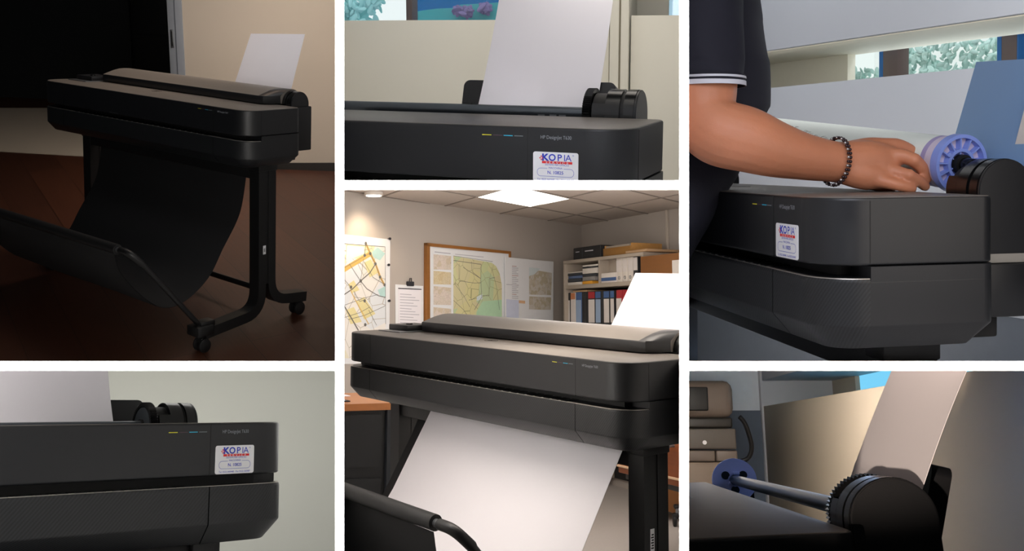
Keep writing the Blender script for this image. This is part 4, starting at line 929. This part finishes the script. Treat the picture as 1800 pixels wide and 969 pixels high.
# ---- the man
RE = RM['E']
SKIN = mat('skin', '#c27f5e', .5, var=.12, vscale=22, bump=.25, bscale=160, sss=.12); NAVY = mat('navy_shirt', '#121220', .85, var=.1, bump=.2, bscale=600); STRW = mat('shirt_stripe', '#c9cad2', .8); NAIL = mat('nail', '#c98d74', .35); HAIR = mat('arm_hair', '#3a2418', .6)
pe = root('person', 'man in a navy polo shirt laying his right hand against the paper roll', 'person', RE, RE.depth(1215, 900, 1.95))
po = pe.matrix_world.inverted() @ RE.M
def q3(px, py, D): return po @ RE.depth(px, py, D)
def smooth_path(pts, k=6):
    """pts: (px, py, depth, radius in metres, flatten)"""
    V = [(q3(a, b, c), r) for a, b, c, r in pts]; out = []
    for i in range(len(V)-1):
        p0, p1, p2, p3 = [V[min(max(j, 0), len(V)-1)] for j in (i-1, i, i+1, i+2)]
        for s in range(k):
            u = s/k; cr = lambda A, B_, C_, D_: .5*((2*B_)+(C_-A)*u+(2*A-5*B_+4*C_-D_)*u*u+(3*B_-A-3*C_+D_)*u**3)
            out.append((cr(p0[0], p1[0], p2[0], p3[0]), cr(p0[1], p1[1], p2[1], p3[1])))
    out.append(V[-1]); return out
def limb(m, pts, mt, k=6, n=16):
    L = smooth_path(pts, k); m.tube([p for p, r in L], [r for p, r in L], mt, n)
    m.sphere(L[0][0], L[0][1], mt, 14, 10); m.sphere(L[-1][0], L[-1][1], mt, 14, 10)
def remesh(q, name, parent, vox, mt, it=4, label=None):
    o = q.build(name, parent, smooth=0); md = o.modifiers.new('r', 'REMESH'); md.mode = 'VOXEL'; md.voxel_size = vox
    m2 = o.modifiers.new('s', 'SMOOTH'); m2.iterations = it; m2.factor = .5
    bpy.context.view_layer.update(); dg = bpy.context.evaluated_depsgraph_get(); me = bpy.data.meshes.new_from_object(o.evaluated_get(dg))
    o.modifiers.clear(); o.data = me; me.materials.clear(); me.materials.append(mt)
    me.polygons.foreach_set('material_index', [0]*len(me.polygons)); me.polygons.foreach_set('use_smooth', [True]*len(me.polygons))
    return o
m = MB()
limb(m, [(1236, -40, 1.84, .062), (1238, 90, 1.80, .060), (1236, 160, 1.77, .058), (1236, 205, 1.755, .055), (1262, 232, 1.74, .057), (1310, 245, 1.735, .056), (1360, 262, 1.745, .049), (1410, 275, 1.76, .041), (1455, 283, 1.775, .0365), (1478, 286, 1.78, .036)], SKIN, 6, 20)
# hand: back of the hand, five fingers
limb(m, [(1476, 284, 1.78, .034), (1500, 283, 1.785, .036), (1528, 282, 1.79, .035), (1552, 284, 1.795, .032)], SKIN, 4)
limb(m, [(1490, 298, 1.775, .028), (1520, 306, 1.775, .028), (1550, 310, 1.775, .022)], SKIN, 4)
limb(m, [(1500, 268, 1.80, .022), (1530, 261, 1.805, .020), (1556, 258, 1.81, .016)], SKIN, 4)
FING = {'index': [(1546, 258, 1.80, .0155), (1575, 256, 1.805, .0132), (1597, 264, 1.81, .0120), (1612, 278, 1.815, .0108), (1619, 291, 1.82, .0092)],
        'middle': [(1548, 276, 1.785, .0165), (1582, 274, 1.775, .0134), (1607, 283, 1.765, .0124), (1622, 298, 1.77, .0112), (1629, 314, 1.775, .0094)],
        'ring': [(1544, 296, 1.775, .0150), (1573, 302, 1.765, .0124), (1598, 310, 1.755, .0114), (1615, 319, 1.76, .0103), (1626, 328, 1.765, .0088)],
        'little': [(1535, 315, 1.765, .0135), (1560, 321, 1.755, .0112), (1580, 326, 1.75, .0100), (1595, 330, 1.75, .0090), (1604, 332, 1.752, .0078)],
        'thumb': [(1496, 306, 1.81, .018), (1522, 318, 1.82, .0145), (1546, 325, 1.825, .0125), (1566, 330, 1.83, .0105)]}
for k_, f_ in FING.items(): limb(m, f_, SKIN, 5, 14)
for a in ((1552, 271, 1.778, .0130), (1549, 291, 1.768, .0120), (1541, 309, 1.760, .0108), (1607, 281, 1.762, .0122), (1598, 308, 1.752, .0112)): m.sphere(q3(*a[:3]), a[3], SKIN)
# trunk inside the shirt, continuous with the arm
limb(m, [(1236, -60, 1.84, .062), (1205, -90, 1.92, .08), (1185, -60, 1.98, .10)], SKIN, 5)
limb(m, [(1190, -120, 2.0, .09), (1190, 60, 2.0, .09), (1185, 200, 2.0, .07), (1170, 300, 2.0, .05)], SKIN, 5)
body = remesh(m, 'body', pe, .0032, SKIN, 5)
# shirt: trunk with folds, sleeve and striped cuff
def ellipse_rings(pts, mt, n=40, fold=.0, seed=1):
    rings = []
    L = []
    for i in range(len(pts)-1):
        for s in range(6):
            u = s/6; u = u*u*(3-2*u); L.append([x*(1-u)+y*u for x, y in zip(pts[i], pts[i+1])])
    L.append(list(pts[-1]))
    for i, (px, py, D, rx, ry) in enumerate(L):
        c = q3(px, py, D); R = []
        for k in range(n):
            a = 2*PI*k/n; f = 1+fold*(math.sin(3*a+i*.35+seed)+.6*math.sin(5*a-i*.5+2*seed)); R.append(c+Vector((rx*f*math.cos(a), ry*f*math.sin(a), 0)))
        rings.append(R)
    return rings
q = MB(); q.loft(ellipse_rings([(1205, -200, 2.02, .105, .17), (1212, -60, 2.02, .118, .175), (1222, 40, 2.02, .128, .175), (1226, 110, 2.02, .136, .172), (1225, 190, 2.02, .135, .168), (1212, 255, 2.02, .120, .162), (1190, 310, 2.02, .113, .158), (1168, 345, 2.0, .11, .15), (1150, 400, 1.98, .10, .14), (1120, 450, 1.96, .10, .14)], NAVY, fold=.018), NAVY)
q.build('polo_shirt', pe, smooth=70)
SL = [(1226, -190, 1.88, .082, .095), (1230, -60, 1.83, .076, .09), (1232, 40, 1.81, .073, .09), (1235, 110, 1.80, .0695, .088), (1239, 134, 1.79, .067, .085)]
q = MB(); q.loft(ellipse_rings(SL, NAVY, fold=.022, seed=3), NAVY); sl = q.build('sleeve', pe, smooth=70)
def band(y0, y1, gr, mt, name):
    r = ellipse_rings([(1240, y0, 1.785, .067*gr, .085*gr), (1241, y1, 1.785, .0665*gr, .0845*gr)], mt, fold=.01, seed=3)
    # the cuff dips a little towards the front
    MB().loft(r, mt, cap=False).build(name, sl, label=None)
band(134, 153, 1.0, NAVY, 'cuff'); band(137, 141, 1.02, STRW, 'white_stripe'); band(145, 153, 1.02, STRW, 'white_stripe')
q = MB()
for k in range(110):
    u = random.random(); px = 1312+u*146; py = 184+u*62+6*math.sin(u*PI) + random.uniform(0, 14); D = 1.738+.03*u
    a = q3(px, py, D); q.tube([a, a+Vector((random.uniform(.003, .005), -.001, random.uniform(.001, .003))), a+Vector((random.uniform(.006, .010), -.001, random.uniform(.000, .003)))], [.0002, .00016, .0001], HAIR, 4)
ah = q.build('arm_hair', pe); ah['kind'] = 'stuff'
# bracelet
q = MB(); c0 = q3(1468, 284, 1.777); ax = (q3(1480, 286.5, 1.781)-q3(1455, 283, 1.773)).normalized(); u_ = ax.cross(Vector((0, 0, 1))).normalized(); v_ = u_.cross(ax)
BRD = mat('dark_bead', '#2a1418', .3); BSL = mat('silver_bead', '#b8b4b4', .25, metal=.8)
for k in range(36):
    a = 2*PI*k/36; c = c0+(u_*math.cos(a)+v_*math.sin(a))*.0415
    q.sphere(c+ax*.0022, .0030, BRD, 10, 6); q.sphere(c-ax*.0022, .0027, BSL if k % 2 else BRD, 10, 6)
q.build('bracelet', pe, label='dark beaded bracelet with silver beads')

# ================================================================== ROOM F: printer end with empty spindle
CUR[0] = 'F'
M_PANF = mat('cream_board', '#b3a896', .6, var=.03, vscale=4); M_WLF = mat('pale_wall', '#dce6f0', .8)
WF = wall_frame('F', 1344, 4.5, 1800, 2.22)
t = root('room_divider', 'tan room divider panel behind the spindle with an open niche above', 'room divider', WF, (0, 0, 0))
za = (WF.at(1351, 712.5, 1, 0).z+WF.at(1555, 679, 1, 0).z)/2; Lf = wx(WF, 1900)
MB().box(.0, Lf, 0, .03, za-1.2, za, M_PANF, .002).build('lower_panel', t)
q = MB(); q.box(-.03, .03, -.01, .33, za-1.2, za+1, M_PANE, .004); q.build('upright', t)
zu3 = WF.at(1360, 664, 1, 0).z
MB().box(.0, Lf, .0, .33, zu3, zu3+.8, M_PANE, .003).build('upper_panel', t)
bf = wx(WF, 1519, .33)
MB().box(.0, bf, .31, .33, za-.4, zu3, M_PANF, .002).build('niche_back', t)
struct(MB().box(-6, Lf+1, .9, .92, -1, 2.5, mat('daylight_cyan', '#000000', emit='#7fd8ff', estr=.9)).build('sky_outside', frame=WF))
WG = wall_frame('F', 1150, 4.55, 1344, 4.5)
struct(MB().box(-1.2, wx(WG, 1344), .0, .08, wz(WG, 1324, 722), 1.6, M_WLF).build('wall_back', frame=WG))
struct(MB().box(-1.2, wx(WG, 1344), -.01, .08, -1.2, wz(WG, 1324, 722), mat('shadow_blue_grey', '#5e6b7c', .7)).build('wall_shaded', frame=WG))  # shadow on the lower wall, painted in as blue-grey
# office copier
M_CB = mat('copier_beige', '#6b5f56', .5); M_CK = mat('copier_dark', '#26231f', .45); M_CM = mat('copier_mid', '#57504a', .5)
RF = RM['F']; CD_ = 3.9
c0 = RF.depth(1256, 900, CD_)
t = root('office_copier', 'beige and dark office copier in the far left corner', 'copier', RF, c0)
def cb(px0, px1, py0, py1, dy0, dy1, m, bev=.01, mb=None):
    a, b = RF.depth(px0, py1, CD_)-c0, RF.depth(px1, py0, CD_)-c0
    return (mb or MB()).box(a.x, b.x, dy0, dy1, a.z, b.z, m, bev, seg=3)
cb(1140, 1301, 665, 733, .0, .5, M_CB, .035).build('document_feeder', t)
cb(1150, 1254, 677, 721, -.004, .02, mat('copier_black', '#070707', .5), .006).build('feeder_opening', t)
cb(1140, 1297, 733, 752, .01, .5, M_CK, .008).build('scanner_section', t)
cb(1140, 1301, 753, 790, .0, .5, M_CM, .006).build('front_body', t)
v = RF.depth(1244, 778, CD_)-c0; MB().cyl((v.x, -.004, v.z), (0, 1, 0), .008, .006, WHT, 16).build('button', t)
q = cb(1140, 1262, 792, 812, .0, .5, M_CB, .006); q.build('paper_drawer', t); cb(1264, 1302, 792, 812, .0, .5, M_CB, .006).build('paper_drawer', t)
cb(1140, 1302, 813, 1000, .0, .5, mat('copier_tan', '#7d6c5c', .5), .006).build('lower_body', t)
q = MB(); pts = [RF.depth(px, py, CD_+.1) for px, py in ((1300, 733), (1309, 742), (1317, 765), (1322, 785), (1320, 800), (1312, 810), (1302, 811))]
L = bend([(pts[0], 0)]+[(p_, .02) for p_ in pts[1:-1]]+[(pts[-1], 0)], 3); q.tube(L, .009, RUB, 10)
tag(q.build('power_cable', frame=RF), 'black cable looping down the side of the copier', 'cable')
printer('F', 'black large printer with an empty spindle, seen close from its rounded end', sticker=False)
F = PR['F']
sheet('paper_sheet', 'white paper sheet bowed upward behind the rounded printer end cap', F, F.at(1590, 600, 1, .47), F.at(1722, 600, 1, .47), F.at(1617, 872, 1, .375), F.at(1488, 860, 1, .375), sag=-.003)

# ------------------------------------------------------------------ trim everything to its own room (rooms end at the partitions)
def trim():
    kids = {}
    for o, p in BUILT:
        if o.type != 'MESH': continue
        W = o.parent.matrix_world @ o.matrix_local if o.parent else o.matrix_world
        par = o; W = Matrix(o.matrix_basis); q = o.parent
        while q is not None: W = q.matrix_basis @ W; q = q.parent
        x0, y0, x1, y1 = PANEL[p]; planes = []
        for px, s in ((x0, 1), (x1, -1)): planes.append(Vector((1, -(px-CX)/FPX, 0))*s)
        for py, s in ((y0, -1), (y1, 1)): planes.append(Vector((0, (py-CY)/FPX, 1))*s)
        planes.append(Vector((0, 1, 0)))
        me = o.data; co = [W @ v.co - EYE for v in me.vertices]; need = []; dead = not co
        for i, n in enumerate(planes):
            n = n.normalized(); off = (D0+.02) if i == 4 else 0
            if i == 2 or i == 3: n = -n if False else n
            d = [n.dot(c)-off for c in co]
            if max(d) < 1e-6: dead = True; break
            if min(d) < -1e-6: need.append((n, off))
        if dead: kids[o] = True; continue
        if need:
            if me.users > 1: me = me.copy(); o.data = me
            b = bmesh.new(); b.from_mesh(me); I = W.inverted(); R = W.to_3x3()
            for n, off in need:
                bmesh.ops.bisect_plane(b, geom=b.verts[:]+b.edges[:]+b.faces[:], plane_co=I @ (EYE+n*off), plane_no=R.transposed() @ n, clear_inner=True)
            b.to_mesh(me); b.free()
            if not me.polygons: kids[o] = True
    gone = set(kids)
    for o in list(gone):
        for c in o.children_recursive: gone.add(c)
    for o in gone: bpy.data.objects.remove(o)
    for o in [o for o in COL.objects if o.type == 'EMPTY' and not o.children]: bpy.data.objects.remove(o)
trim()
bpy.context.view_layer.update()
